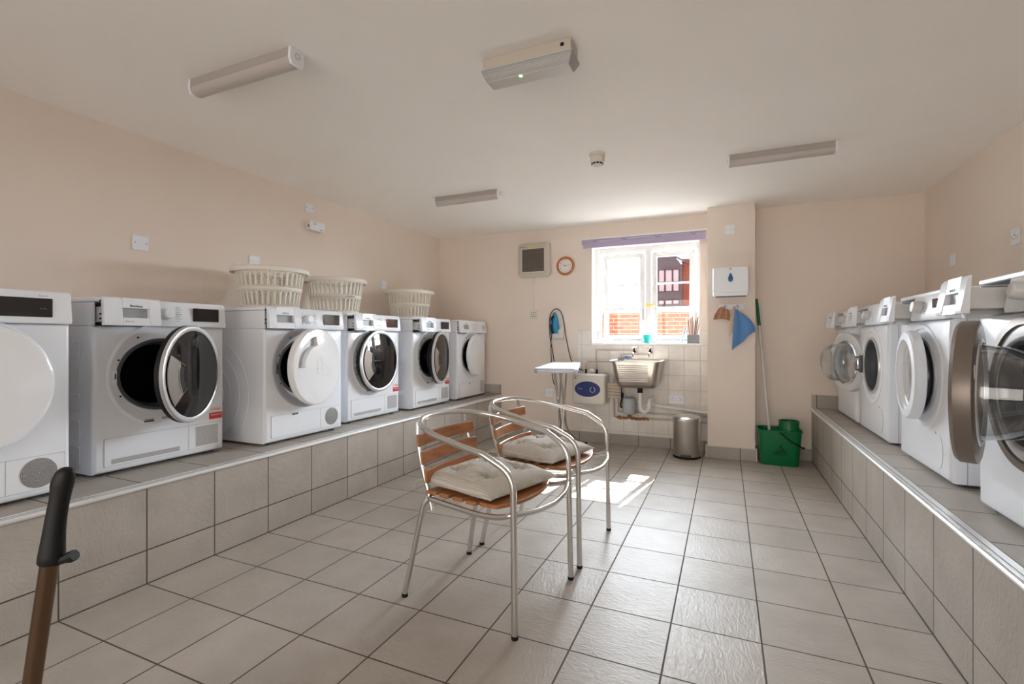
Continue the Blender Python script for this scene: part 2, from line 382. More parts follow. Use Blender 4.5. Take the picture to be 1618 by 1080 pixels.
# ------------------------------------------------------------------ the room
struct('floor', MB().box(XL - .1, XR + .1, YF - .1, D + .05, -.1, 0), M['floor'])
struct('ceiling', MB().box(XL - .3, XR + .3, YF - .3, D + WT, H, H + .2), M['ceil'])
struct('sun_block', MB().box(XL - .3, XR + .3, YF - .3, D + WT, H + .2, 9.0).box(XL - 9, XL - .3, YF - .3, D + WT, -.4, 9.0).box(XR + .3, XR + 9, YF - .3, D + WT, -.4, 9.0), M['brick'])  # unseen mass added above and beside the room to shade the rear ground
struct('wall_left', MB().box(XL - .2, XL, YF - .2, D + WT, 0, H + .05), M['wall'])
struct('wall_right', MB().box(XR, XR + .2, YF - .2, D + WT, 0, H + .05), M['wall'])
b = MB()
b.box(XL, WX0, D, D + WT, 0, H); b.box(WX1, XR, D, D + WT, 0, H); b.box(WX0, WX1, D, D + WT, 0, WZ0); b.box(WX0, WX1, D, D + WT, WZ1, H)
struct('wall_back', b, M['wall'])
b = MB()
OX0, OX1, OZ1 = -2.6, 0.9, 2.1  # opening added to the unseen wall to let fill light in
b.box(XL, OX0, YF - .2, YF, 0, H); b.box(OX1, XR, YF - .2, YF, 0, H); b.box(OX0, OX1, YF - .2, YF, OZ1, H)
struct('wall_front', b, M['wall'])
struct('wall_pillar', MB().box(PX0, PX1, PY, D, 0, H), M['wall'])
# window reveal lining and sill board
b = MB(); t = .008
b.box(WX0, WX0 + t, D - .001, D + .17, WZ0, WZ1); b.box(WX1 - t, WX1, D - .001, D + .17, WZ0, WZ1); b.box(WX0, WX1, D - .001, D + .17, WZ1 - t, WZ1)
struct('trim_1', b, M['reveal'])
struct('trim_2', MB().box(WX0 + .001, WX1 - .001, D - .012, D + .17, WZ0 - .012, WZ0 + .012), M['upvc'], bevel=.003)

# skirting tiles with a pale top bead
def skirt(name, x0, x1, y, zt=.105, th=.012, side=None):
    b = MB().box(x0, x1, y - th, y, 0, zt)
    o = struct(name, b, M['floor'])
    c = obj('top_bead', MB().box(x0, x1, y - th - .002, y, zt, zt + .008), M['trimwhite'], o)
    return o
skirt('baseboard_back', BXL, PX0 - .002, D)
skirt('baseboard_right', PX1 + .002, BXR, D)
o = skirt('baseboard_pillar', PX0 - .01, PX1 + .012, PY)
obj('corner_bead', MB().box(PX1 + .010, PX1 + .016, PY - .016, PY - .006, 0, .113).box(PX0 - .016, PX0 - .010, PY - .016, PY - .006, 0, .113), M['trimwhite'], o)
obj('side_tile', MB().box(PX1 + .001, PX1 + .010, PY, D - .013, 0, .105), M['floor'], o)

# white wall tiling round the window
b = MB(); y0, y1 = D - .007, D - .0005
b.box(-1.475, WX0 - .002, y0, y1, .113, 1.197); b.box(WX1 + .002, PX0 - .001, y0, y1, .113, 1.197); b.box(WX0 - .002, WX1 + .002, y0, y1, .113, WZ0 - .014)
o = tag(obj('tiled_splashback', b, M['wtile']), 'white square wall tiles around the sink below the window', 'wall tiles')
obj('edge_bead', MB().box(-1.481, -1.475, D - .009, D - .0005, .113, 1.201).box(-1.481, WX0 - .002, D - .009, D - .0005, 1.197, 1.202), M['trimwhite'], o)

# tiled plinths
def plinth(name, x0, x1, z, edge, label, inner):
    o = obj(name, MB().box(x0, x1, YF + .02, D - .001, .0, z), M['floor']); tag(o, label, 'plinth')
    e = edge
    s = 1 if inner > 0 else -1
    # metal/plastic edge strip: a flat on the top and a nosing down the face
    obj('corner_grout', MB().box(min(e, e + s * .004), max(e, e + s * .004), YF + .02, D - .015, 0, .004), M['dgrout'], o)
    b = MB(); b.box(min(e, e - s * .038), max(e, e - s * .038), YF + .02, D - .002, z - .004, z + .0012)
    obj('edge_trim', b, M['trim'], o, bevel=.0005)
    b = MB(); b.tube([(e + s * .003, YF + .02, z - .010), (e + s * .003, D - .002, z - .010)], .010, 10)
    obj('nosing', b, M['trim'], o)
    obj('groove', MB().box(min(e - s * .012, e - s * .015), max(e - s * .012, e - s * .015), YF + .02, D - .002, z + .001, z + .0016), M['dgrey'], o)
    # upstand tile against the back wall
    x2 = x0 + .001 if s > 0 else x1 - .001
    b = MB().box(min(e, x2), max(e, x2), D - .013, D - .001, z + .001, z + .122)
    u = struct('trim_3' if s > 0 else 'trim_4', b, M['floor'])
    obj('upstand_bead', MB().box(min(e, x2), max(e, x2), D - .016, D - .001, z + .122, z + .130).box(min(e, e + s * .007), max(e, e + s * .007), D - .016, D - .001, z, z + .130), M['trimwhite'], u)
    return o
plinth('tiled_plinth', XL + .001, BXL, ZL, BXL, 'beige tiled ledge with metal edge carrying the six tumble dryers', 1)
plinth('tiled_plinth', BXR, XR - .001, ZR, BXR, 'beige tiled ledge with bright metal edge carrying the washing machines', -1)

# ------------------------------------------------------------------ window
wn = struct('window_1', MB(), M['upvc'])
yf0, yf1 = D + .17, D + .235
b = MB()
x0, x1, z0, z1 = WX0, WX1, WZ0, WZ1
fw = .062
b.box(x0, x0 + fw, yf0, yf1, z0, z1); b.box(x1 - fw + .02, x1, yf0, yf1, z0, z1)
b.box(x0 + fw, x1 - fw + .02, yf0, yf1, z1 - fw, z1); b.box(x0 + fw, x1 - fw + .02, yf0, yf1, z0, z0 + .06)
b.box(-.785, -.722, yf0, yf1, z0 + .06, z1 - fw)
obj('outer_frame', b, M['upvc'], wn, bevel=.004)
def sash(x0, x1, z0, z1, yy, nm, hinge=None):
    s = .048
    b = MB(); b.box(x0, x0 + s, yy, yy + .05, z0, z1); b.box(x1 - s, x1, yy, yy + .05, z0, z1)
    b.box(x0 + s, x1 - s, yy, yy + .05, z1 - s, z1); b.box(x0 + s, x1 - s, yy, yy + .05, z0, z0 + s)
    o = obj(nm, b, M['upvc'], wn, bevel=.005)
    b = MB()
    for z, hh in ((1.683, .009), (1.425, .013)): b.box(x0 + s, x1 - s, yy + .016, yy + .036, z - hh, z + hh)
    obj('glazing_bar', b, M['upvc'], o, bevel=.002)
    obj('pane', MB().box(x0 + s, x1 - s, yy + .024, yy + .028, z0 + s, z1 - s), M['clear'], o)
    return o
sash(-1.228, -.79, 1.09, 2.012, yf0 - .012, 'sash')
s2 = sash(-.715, -.292, 1.09, 2.012, yf0 - .012, 'sash')
obj('window_handle', MB().tube(fillet([(-.80, yf0 - .02, 1.30), (-.80, yf0 - .045, 1.30), (-.80, yf0 - .045, 1.42)], .01), .008, 8).box(-.812, -.788, yf0 - .022, yf0 - .012, 1.27, 1.33), M['silver'], wn)
obj('yellow_label', MB().box(-.782, -.70, yf0 - .014, yf0 - .0125, 1.452, 1.474), M['yellow'], wn)['label'] = 'yellow warning sticker on window frame'
obj('window_board', MB().box(WX0 + .01, WX1 - .01, yf0 - .008, yf0 + .02, WZ0 + .012, WZ0 + .045), M['upvc'], wn, bevel=.004)
obj('outer_sill', MB().box(WX0, WX1, yf1, D + WT + .05, WZ0 - .04, WZ0 - .005), M['upvc'], wn)

# made-up framed opening behind the viewer, built for the fill lamp
wn2 = struct('added_rear_opening', MB(), M['upvc']); b = MB()
for x in (OX0, -1.43, -.26, OX1 - .06): b.box(x, x + .06, YF - .14, YF - .08, 0, OZ1)
b.box(OX0 + .06, OX1 - .06, YF - .14, YF - .08, OZ1 - .06, OZ1); b.box(OX0 + .06, OX1 - .06, YF - .14, YF - .08, 0.001, .06)
obj('frame', b, M['upvc'], wn2)
wn2.hide_render = False

# ------------------------------------------------------------------ outside
struct('ground', MB().box(-30, 30, D + WT + 1.0, 60, -.47, -.27), M['asphalt'])
struct('bounce_strip', MB().box(-8, 6, D + WT, D + WT + 1.0, -.45, -.25), M['bounce_pale'])  # unseen pale ground strip, added to bounce sun up to the ceiling
struct('path', MB().box(-8, 6, -8, YF - .35, -.45, -.05), M['asphalt'])
gw = thing('garden_wall', 'red brick boundary wall seen through the lower window panes', 'brick wall', (0, 9.5, 0))
obj('brickwork', MB().box(-6, 3.5, 0, .22, -.25, 1.60), M['brick'], gw)
obj('coping', MB().box(-6, 3.5, -.03, .25, 1.60, 1.655), M['trimwhite'], gw, bevel=.01)
bd = thing('distant_building', 'brick building with dark clad gable and windows seen through right pane', 'building', (0, 18, 0))
gab = [(-3.05, 2.62), (-1.45, 2.62), (-1.45, 3.85), (-1.75, 4.08), (-2.05, 4.08), (-3.05, 3.4)]
obj('brick_body', MB().box(-2.45, -1.0, .4, 4.0, -.2, 3.15).prism([(-1.45, -.2), (-.98, -.2), (-.98, 3.95), (-1.45, 3.95)], -.42, -.2, XZ), M['brick'], bd)
obj('clad_gable', MB().prism([(-2.5, 2.28), (-1.42, 2.28), (-1.42, 3.72), (-1.72, 4.05), (-2.5, 4.05)], -.4, -.05, XZ), M['slate'], bd)
obj('roof', MB().prism([(-1.72, 4.05), (-.95, 3.52), (-.95, 3.58), (-1.72, 4.12), (-2.5, 4.12), (-2.5, 4.05)], -1.0, .1, XZ), M['slate'], bd)
for (x0, x1, z0, z1) in ((-2.19, -2.03, 3.14, 3.53), (-1.96, -1.77, 3.14, 3.53), (-1.70, -1.54, 3.14, 3.53), (-2.19, -2.03, 2.80, 3.05), (-1.96, -1.77, 2.80, 3.05), (-1.70, -1.54, 2.80, 3.05),
                         (-2.19, -2.03, 2.34, 2.45), (-1.96, -1.77, 2.34, 2.45), (-1.70, -1.54, 2.34, 2.45)):
    f = obj('window', MB().box(x0 - .025, x1 + .025, -.02, .05, z0 - .025, z1 + .025), M['slate'], bd)
    obj('pane', MB().box(x0, x1, -.035, -.02, z0, z1), M['skyglass'], f)

# ------------------------------------------------------------------ machines
def polar_door(R0, prof, recess=None, n=96):
    """front of a round door as polar grid about local -Y; prof(r)->y ; recess (r0,r1,a0,a1,depth)"""
    rs = sorted(set([0.004, .03, .06, .09, .12, .139, .141, .16, .18, .199, .201, .22, .235, .245, R0]))
    rs = [r for r in rs if r <= R0]
    angs = []
    for k in range(n): angs.append(360 * k / n)
    if recess:
        for a in (recess[2] - .4, recess[2] + .4, recess[3] - .4, recess[3] + .4): angs.append(a % 360)
    angs = sorted(angs); rings = []
    for r in rs:
        ring = []
        for a in angs:
            y = prof(r)
            if recess and recess[0] < r < recess[1] and recess[2] < a < recess[3]: y += recess[4]
            ring.append((r * cos(R(a)), y, r * sin(R(a))))
        rings.append(ring)
    return rings

def front_with_hole(mb, w, z0, z1, rad, zc, depth, rr=.018, n=96, hy=.035, hr=.93, ox=0.0, sx=1.0):
    def bound(inset, y):
        x1 = w / 2 - inset; za = z0 + inset; zb = z1 - inset; pts = []
        for k in range(n):
            a = 2 * pi * k / n; c, s = cos(a), sin(a)
            tx = x1 / abs(c) if abs(c) > 1e-9 else 1e9
            tz = (zb - zc) / s if s > 1e-9 else ((za - zc) / s if s < -1e-9 else 1e9)
            q = min(tx, tz); pts.append([q * c, y, zc + q * s])
        for cx in (-x1, x1):
            for cz in (za, zb):
                j = min(range(n), key=lambda i: (pts[i][0] - cx) ** 2 + (pts[i][2] - cz) ** 2); pts[j] = [cx, y, cz]
        return [tuple(p) for p in pts]
    circ = lambda r, y: [(ox + sx * r * cos(2 * pi * k / n), y, zc + r * sin(2 * pi * k / n)) for k in range(n)]
    rings = [circ(rad * hr, hy), circ(rad * .97, hy * .4), circ(rad, 0.0), circ(rad + .02, 0.0)]
    for k in range(5):
        a = R(90 * k / 4); rings.append(bound(rr * (1 - sin(a)), rr * (1 - cos(a))))
    rings.append(bound(0, depth))
    mb.rings(rings, cap0=False, cap1=True)

def machine(kind, label, x, y, rz, zb, style, door_ang, drawer_out, w=.64, tint=None, group=None, h=.85):
    """front faces local -Y, left as seen from the front is local -X"""
    washer = kind == 'washing_machine'
    T = thing(kind, label, 'washing machine' if washer else 'tumble dryer', (x, y, zb), rz, group)
    dep = .59 if washer else .585
    zc = .455 if washer else .472
    hole = .165 if washer else .178
    zs = h - .135                                   # seam between front panel and control panel
    cab = MB(); ox, sxx = (0.0, 1.0) if washer else (-.020, 1.13)
    front_with_hole(cab, w, .016, zs, hole, zc, dep, ox=ox, sx=sxx)
    if style == 'arcs':                              # pressed rings on the side panel
        for r in (.10, .17, .25, .33):
            pts = [(-w / 2 - .0005, .47 - r * cos(R(a)) , .30 + r * sin(R(a)) * 1.05) for a in range(-75, 96, 9)]
            pts = [p for p in pts if p[1] < dep - .01 and .03 < p[2] < zs - .01]
            cab.tube(pts, .004, 6)
    cabo = obj('cabinet', cab, M['white'], T, sharp=40)
    if style in ('slab',):                           # pressed lozenges down the side
        b = MB()
        for k in range(5): b.prism(rrect(.10, .20, .06 + k * .125, .145 + k * .125, .02), -.0, .004, Matrix(((0, 0, -1, -w / 2), (1, 0, 0, 0), (0, 1, 0, 0), (0, 0, 0, 1))))
        obj('side_pressing', b, M['white'], cabo, bevel=.002)
    # upper housing with the drawer bay
    dw = .245 if not washer else .225
    xd = -w / 2 + dw
    b = MB(); b.box(xd, w / 2, .004, dep, zs + .001, h - .024); b.box(-w / 2, -w / 2 + .012, .004, dep, zs + .001, h - .024)
    b.box(-w / 2 + .012, xd, dep - .15, dep, zs + .001, h - .024)
    obj('control_housing', b, M['white'], T, bevel=.003)
    obj('worktop', MB().box(-w / 2 - .001, w / 2 + .001, .0, dep, h - .022, h), M['white'], T, bevel=.006, seg=3)
    tl = .016 if washer else .008                    # the panel leans back
    def panel(x0, x1, y, z0, z1): return [(y - .016, z0), (y - .019, z0 + .012), (y - .014 + tl * .9, z1 - .012), (y - .006 + tl, z1), (y + .012, z1), (y + .006, z0)]
    YZ = lambda x0: Matrix(((0, 0, 1, 0), (1, 0, 0, 0), (0, 1, 0, 0), (0, 0, 0, 1)))
    b = MB(); b.prism(panel(0, 0, 0, zs + .002, h - .001), xd + .0015, w / 2 - .001, YZ(0))
    pn = obj('control_panel', b, M['white2'], T, bevel=.003)
    fy = -.0175                                      # where things sit on the panel
    lean = math.atan2(tl + .004, h - zs)
    zm = (zs + h) / 2
    kx = xd + .072 if not washer else xd + .17
    if style != 'series':
        kb = MB().lathe([(.034, 0), (.034, .004), (.027, .006), (.026, .024), (.022, .028), (0.001, .028)], 32, Matrix.Translation((kx, -.012, zm)) @ Matrix.Rotation(R(90) - lean, 4, 'X'))
        if washer:
            kb = MB().lathe([(.030, 0), (.028, .03), (.024, .035), (0.001, .035)], 32, Matrix.Translation((xd + .075 if style == 'w1' else xd + .110, -.012, zm - .002)) @ Matrix.Rotation(R(90) - lean, 4, 'X'))
        obj('knob', kb, M['lgrey'] if washer else M['white2'], T, bevel=.001)
        b = MB()
        for k in range(7):
            z = zm + .036 - k * .012
            if not washer:
                b.box(kx + .045, kx + .045 + .02 + .008 * (k % 2), fy, fy + .003, z, z + .0025); b.box(kx - .062, kx - .045, fy, fy + .003, z, z + .0025)
            else: b.box(xd + .16, xd + .178, fy, fy + .003, z, z + .002)
        obj('programme_marks', b, M['greyink'], T, rot=(0, 0, 0))
    # display
    if style == 'series': dx0, dx1, dz0, dz1 = xd - .10, w / 2 - .068, zm - .040, zm + .036
    elif washer: dx0, dx1, dz0, dz1 = (w / 2 - .135, w / 2 - .075, zm - .014, zm + .026)
    elif style == 'vented': dx0 = None
    else: dx0, dx1, dz0, dz1 = w / 2 - .19, w / 2 - .045, zm - .034, zm + .038
    if style == 'vented': obj('dial', MB().lathe([(.036, 0), (.034, .004), (.018, .005), (.016, .012), (0.001, .012)], 32, Matrix.Translation((w / 2 - .075, -.014, zm)) @ Matrix.Rotation(R(90), 4, 'X')), M['lgrey'], T)
    elif not washer or style != 'w1':
        b = MB().prism(rrect(dx0, dx1, dz0, dz1, .004), .0165, .0195, XZ)
        if washer: dx0 = dx0
        d = obj('display', b, M['blackgloss'], T, rot=(-lean * .0, 0, 0))
        if style == 'series':
            text('display_text', '- - -', .012, (dx1 - .03, -.0198, dz0 + .035), (R(90), 0, 0), M['white2'], d)
            text('series_lettering', 'Serie 4', .010, (dx1 - .03, -.0195, dz1 + .010), (R(90), 0, 0), M['greyink'], T)
    # drawer
    dx = .004 if style == 'series' else drawer_out
    if style != 'series':
        b = MB(); yy = -dx
        x0, x1 = -w / 2 + .002, xd
        z0_, z1_ = zs + .002, h - .001
        hx0, hx1, hz0, hz1 = (x0 + .075, x1 - .05, zm - .028, zm + .018) if not washer else (x0 + .06, x1 - .05, zm - .030, zm + .010)
        if style == 'arcs': hx0 -= .02; hx1 -= .005
        m4 = YZ(0)
        for (a0, a1) in ((x0, hx0), (hx1, x1)): b.prism(panel(0, 0, yy, z0_, z1_), a0, a1, m4)
        pl = panel(0, 0, yy, z0_, z1_)
        def at_z(z):                                  # panel front y at height z
            t = (z - z0_) / (z1_ - z0_); return yy - .018 + t * (tl + .004)
        b.prism([(at_z(z0_), z0_), (at_z(hz0), hz0), (yy + .008, hz0), (yy + .006, z0_)], hx0, hx1, m4)
        b.prism([(at_z(hz1), hz1), (at_z(z1_), z1_), (yy + .012, z1_), (yy + .01, hz1)], hx0, hx1, m4)
        df = obj('drawer', b, M['white2'], T, bevel=.0015)
        pk = MB().box(hx0, hx1, yy + .009, yy + .011, hz0 - .002, hz1 + .002)
        obj('finger_recess', pk, M['grey'], df)
        b = MB(); tz0 = zs + .022; tz1 = h - .045; tw0, tw1 = -w / 2 + .02, xd - .012; ty0, ty1 = yy + .010, .34 - dx
        b.box(tw0, tw0 + .003, ty0, ty1, tz0, tz1); b.box(tw1 - .003, tw1, ty0, ty1, tz0, tz1); b.box(tw0, tw1, ty0, ty1, tz0 - .003, tz0); b.box(tw0, tw1, ty1 - .003, ty1, tz0, tz1)
        if washer: b.box((tw0 + tw1) / 2, (tw0 + tw1) / 2 + .003, ty0, ty1, tz0, tz1 - .01); b.tube([(tw0 + .06, ty0 + .03, tz0 - .014), (tw0 + .06, ty1 - .05, tz0 - .010)], .02, 10)
        obj('drawer_tray', b, M['translucent'], df, bevel=.001)
        if not washer:
            b = MB()
            for zz in (z1_ - .018, zm - .012, zm - .034): b.box(x0 - .0015, x0 + .002, yy + .012 + .03 * 0, yy + .022, zz - .005, zz + .003)
            obj('catch', b, M['black'], df)
        brand = {'slab': 'Blomberg', 'arcs': 'BOSCH', 'vented': 'BOSCH', 'w1': 'BOSCH', 'w2': 'Blomberg', 'w3': 'BOSCH'}[style]
        text('brand_lettering', brand, .014, ((hx0 + hx1) / 2, at_z(hz1 + .012) - .0012, hz1 + .011), (R(90) - lean, 0, 0), M['ink'], df)
        if style == 'slab': text('capacity_lettering', '8 kg  A++', .010, (hx0 + .03, at_z(z0_ + .02) - .0012, z0_ + .02), (R(90), 0, 0), M['greyink'], df)
    # feet
    for sx in (-1, 1):
        for yy in (.05, dep - .05):
            obj('foot', MB().lathe([(.022, 0), (.022, .007), (.010, .008), (.010, .0165)], 16, Matrix.Translation((sx * (w / 2 - .055), yy, 0))), M['dgrey'], T)
    # port, seal and drum
    RX = Matrix.Translation((0, 0, zc)) @ Matrix.Rotation(R(90), 4, 'X')   # lathe axis: +h -> -y
    RXE = Matrix.Translation((ox, 0, zc)) @ Matrix.Diagonal((sxx, 1, 1, 1)) @ Matrix.Rotation(R(90), 4, 'X')
    b = MB().lathe([(hole * .935, -.034), (hole * .90, -.030), (hole * .86, -.045), (hole * .86, -.07), (hole * .90, -.10)], 64, RXE, False, False)
    b.lathe([(hole * 1.04, .0), (hole * 1.02, .006), (hole * .95, .004), (hole * .93, -.034)], 64, RXE, False, False)
    obj('door_seal', b, M['dgrey'], T)
    if washer: obj('port_rim', MB().lathe([(hole * 1.12, .0), (hole * 1.11, .008), (hole * 1.03, .009), (hole * 1.0, .002)], 64, RX, False, False), M['silver'], T)
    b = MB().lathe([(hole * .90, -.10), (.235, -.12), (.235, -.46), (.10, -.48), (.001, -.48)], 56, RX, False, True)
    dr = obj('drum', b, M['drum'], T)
    if not washer:
        b = MB()
        for a in (30, 150, 270):
            b.box(-.03, .03, .14, .44, -.235, -.19, Matrix.Translation((0, 0, zc)) @ Matrix.Rotation(R(a), 4, 'Y'))
        obj('drum_paddle', b, M['dgrey'], dr)
        # pale dished surround
        b = MB().lathe([(.268, .0), (.262, .004), (.252, .004), (.246, .0015), (.222, .0015), (.218, .0)], 72, RX, False, False)
        obj('port_surround', b, M['grey'] if style == 'arcs' else M['white2'], T)
        for a in (125, 160, 205): obj('rubber_stop', MB().lathe([(.005, 0), (.004, .005), (.001, .005)], 12, Matrix.Translation((.230 * cos(R(a)), 0, zc + .230 * sin(R(a)))) @ Matrix.Rotation(R(90), 4, 'X')), M['black'], T)
        obj('latch_plate', MB().box(-.238, -.225, -.005, 0, zc - .035, zc + .03), M['white2'] if style != 'arcs' else M['dgrey'], T)
        obj('latch_hole', MB().box(-.234, -.229, -.0065, -.004, zc - .012, zc + .014), M['black'], T)
    else:
        b = MB().lathe([(.245, .0), (.242, .004), (.225, .0045), (.222, .0)], 72, RX, False, False)
        obj('port_surround', b, M['white2'], T)
        if style == 'w3': obj('port_ring', MB().lathe([(.250, .0), (.248, .007), (.222, .008), (.218, .0)], 72, RX, False, False), M['bronze'], T)
    # door
    if not washer:
        hx = .25; Rd = .25
        if style == 'vented': hx, Rd = .225, .225
        loc = (hx, -.004, zc)
        DX = Matrix.Translation((-hx, 0, 0)) @ Matrix.Rotation(R(90), 4, 'X')
        if style == 'slab' or style == 'slit':
            b = MB().lathe([(.14, -.055), (.165, -.05), (.172, 0), (.238, 0), (Rd, .006), (Rd, .030), (Rd - .004, .034), (.222, .034)], 72, DX, True, False)
            d = obj('door', b, M['black'], T, loc, (0, 0, R(door_ang)))
            obj('door_ring', MB().lathe([(Rd, .028), (Rd + .001, .034), (Rd - .004, .043), (.232, .045), (.223, .042), (.223, .034)], 72, DX, False, False), M['silver'], d)['label'] = 'silver door ring'
            obj('door_glass', MB().lathe([(.224, .038), (.19, .042), (.12, .048), (.05, .051), (.001, .052)], 72, DX, False, True), M['smoke'] if style == 'slab' else M['smoke'], d)
            if label.startswith('closed'): pass
            hb = MB()
            def sec(r0, r1, a0, a1, h0, h1, n=16):
                pts = [(r1 * cos(R(a0 + (a1 - a0) * i / n)), r1 * sin(R(a0 + (a1 - a0) * i / n))) for i in range(n + 1)] + [(r0 * cos(R(a1 + (a0 - a1) * i / n)), r0 * sin(R(a1 + (a0 - a1) * i / n))) for i in range(n + 1)]
                return pts
            hb.prism(sec(.135, .221, 152, 222, 0, 0), .046, .0505, DX)
            obj('door_handle', hb, M['bronze'], d, bevel=.001)
            obj('handle_slot', MB().prism(sec(.100, .136, 158, 216, 0, 0), .046, .0512, DX), M['black'], d)
            pt = [DX @ Vector((.137 * cos(R(a)), .137 * sin(R(a)), .0515)) for a in range(156, 219, 4)]
            b = MB().tube(pt, .0025, 6)
            for a in (152, 222): b.tube([DX @ Vector((.10 * cos(R(a)), .10 * sin(R(a)), .052)), DX @ Vector((.221 * cos(R(a)), .221 * sin(R(a)), .048))], .0012, 6)
            obj('handle_trim', b, M['chrome'], d)
        elif style in ('arcs', 'series'):
            prof = lambda r: -.055 + .012 * (r / .25) ** 2
            rings = polar_door(Rd - .006, prof, (.14, .20, 96, 180, .030))
            n = len(rings[0]); an = [math.atan2(p[2], p[0]) for p in rings[0]]
            for rr_, yy in ((Rd - .002, -.040), (Rd, -.036), (Rd, -.006), (Rd - .006, 0), (.19, 0), (.18, .03), (.16, .045), (.004, .045)):
                rings.append([(rr_ * cos(a), yy, rr_ * sin(a)) for a in an])
            rings = [[(p[0] - hx, p[1], p[2]) for p in r] for r in rings]
            d = obj('door', MB().rings(rings), M['gloss'], T, loc, (0, 0, R(door_ang)), sharp=50)
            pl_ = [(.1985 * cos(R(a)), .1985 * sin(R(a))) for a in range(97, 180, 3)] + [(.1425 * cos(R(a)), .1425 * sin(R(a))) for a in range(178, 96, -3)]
            obj('recess_shade_plate', MB().prism(pl_, .0185, .0215, DX), M['lgrey'], d)  # grey plate on the recess floor puts its shade into the colour
            lb = MB()
            for r1, r2 in ((.036, .052), (.030, .045)):
                pts = [(-hx + r1 * cos(2 * pi * k / 36), -.0545, r2 * sin(2 * pi * k / 36)) for k in range(36)]; lb.tube(pts, .0012, 6, True)
            lb.box(-hx - .014, -hx + .014, -.0562, -.0540, -.003, .003).box(-hx - .016, -hx - .011, -.0562, -.0540, -.024, .024).box(-hx + .011, -hx + .016, -.0562, -.0540, -.024, .024)
            obj('embossed_logo', lb, M['gloss'], d)
        else:
            b = MB().lathe([(.15, -.03), (.17, -.025), (.18, 0), (Rd - .006, 0), (Rd, .005), (Rd, .028), (Rd - .012, .040), (.12, .050), (.001, .054)], 72, DX)
            d = obj('door', b, M['white2'], T, loc, (0, 0, R(door_ang)))
            obj('inner_catch', MB().box(-hx - .20, -hx - .19, 0, .006, -.02, .02).box(-hx - .20, -hx - .19, 0, .006, .04, .055), M['black'], d)
        obj('hinge', MB().box(hx - .012, hx + .006, -.007, .0, zc - .05, zc + .05), M['dgrey'], T)
    else:
        Rd = {'w1': .215, 'w2': .215, 'w3': .235}[style]; ri = Rd * (.76 if style == 'w2' else .70)
        hx = Rd; loc = (-hx, -.004, zc)
        DX = Matrix.Translation((hx, 0, 0)) @ Matrix.Rotation(R(90), 4, 'X')
        th = .050 if style == 'w2' else .060
        b = MB().lathe([(ri, 0), (Rd - .012, 0), (Rd - .002, .004), (Rd, .010), (Rd - .001, th - .014), (Rd - .010, th - .004), (Rd - .045, th), (ri + .008, th - .008), (ri - .004, th - .022), (ri - .008, .02)], 80, DX, False, False)
        rn = b.v; 
        n = 80; o = len(b.v) - n
        b.f += [(9 * n + k, 9 * n + (k + 1) % n, (k + 1) % n, k) for k in range(n)]
        ring_m = {'w1': M['lgrey'], 'w2': M['white2'], 'w3': M['bronze']}[style]
        d = obj('door', b, ring_m, T, loc, (0, 0, -R(door_ang)))
        obj('door_bowl', MB().lathe([(ri, .012), (ri - .006, 0), (ri - .012, -.03), (ri - .022, -.10), (ri - .05, -.125), (.05, -.115), (.001, -.11)], 72, DX, False, True), M['bowl'], d)
        obj('door_glass', MB().lathe([(ri - .004, th - .025), (ri * .6, th - .035), (.001, th - .04)], 64, DX, False, True), M['bowlface'], d)
        obj('bowl_rim', MB().lathe([(ri + .012, .0), (ri + .010, -.004), (ri - .002, -.006), (ri - .004, .006)], 72, DX, False, False), M['silver'] if style == 'w3' else M['chrome'], d)
        hb = MB()
        for s in (-1, 1):
            hb.box(.012, .075, -.001, .008, s * .045 - .006, s * .045 + .006)
        hb.box(-.004, .02, -.004, .014, -.06, .06)
        obj('hinge', hb, M['dgrey'], d, bevel=.002)
        obj('hinge_plate', MB().box(-hx - .012, -hx + .022, -.004, .001, zc - .07, zc + .07), M['lgrey'], T)
        if style == 'w3':
            obj('rating_sticker', MB().box(2 * Rd - .052, 2 * Rd - .03, .0005, .0015, .055, .095), M['paper'], d)
        # drain flap
        pts = [(.155 + .0, -.0008, .10)] ; b = MB()
        b.tube([(.20 + .045 * cos(R(a)), -.0005, .125 + .075 * sin(R(a))) for a in range(-80, 91, 8)], .0012, 5)
        b.lathe([(.005, 0), (.005, .002)], 12, Matrix.Translation((.165, 0, .205)) @ Matrix.Rotation(R(90), 4, 'X'))
        obj('filter_flap', b, M['grey'], T)
        
        for s_ in (-1, 1): obj('panel_seam', MB().box(min(s_ * w / 2, s_ * (w / 2 + .0012)), max(s_ * w / 2, s_ * (w / 2 + .0012)), .055, .058, .016, zs), M['grey'], T)
    # service flap at the foot of a dryer
    if not washer:
        fx0, fx1, fz0, fz1 = (-w / 2 + .045, w / 2 - .022, .045, .178)
        if style == 'vented': fx0, fx1, fz0, fz1 = -w / 2 + .05, .13, .03, .175
        b = MB().prism(rrect(fx0, fx1, fz0, fz1, .008), 0, .003, XZ)
        fl = obj('service_flap', b, M['white'], T)
        fr = MB()
        for (a0, a1, c0, c1) in ((fx0, fx1, fz1, fz1 + .0015), (fx0, fx1, fz0 - .0015, fz0), (fx0 - .0015, fx0, fz0, fz1), (fx1, fx1 + .0015, fz0, fz1)): fr.box(a0, a1, -.0012, 0, c0, c1)
        if style != 'vented': fr.box(.115, .1162, -.0038, -.002, fz0, fz1)
        obj('flap_seam', fr, M['grey'], fl)
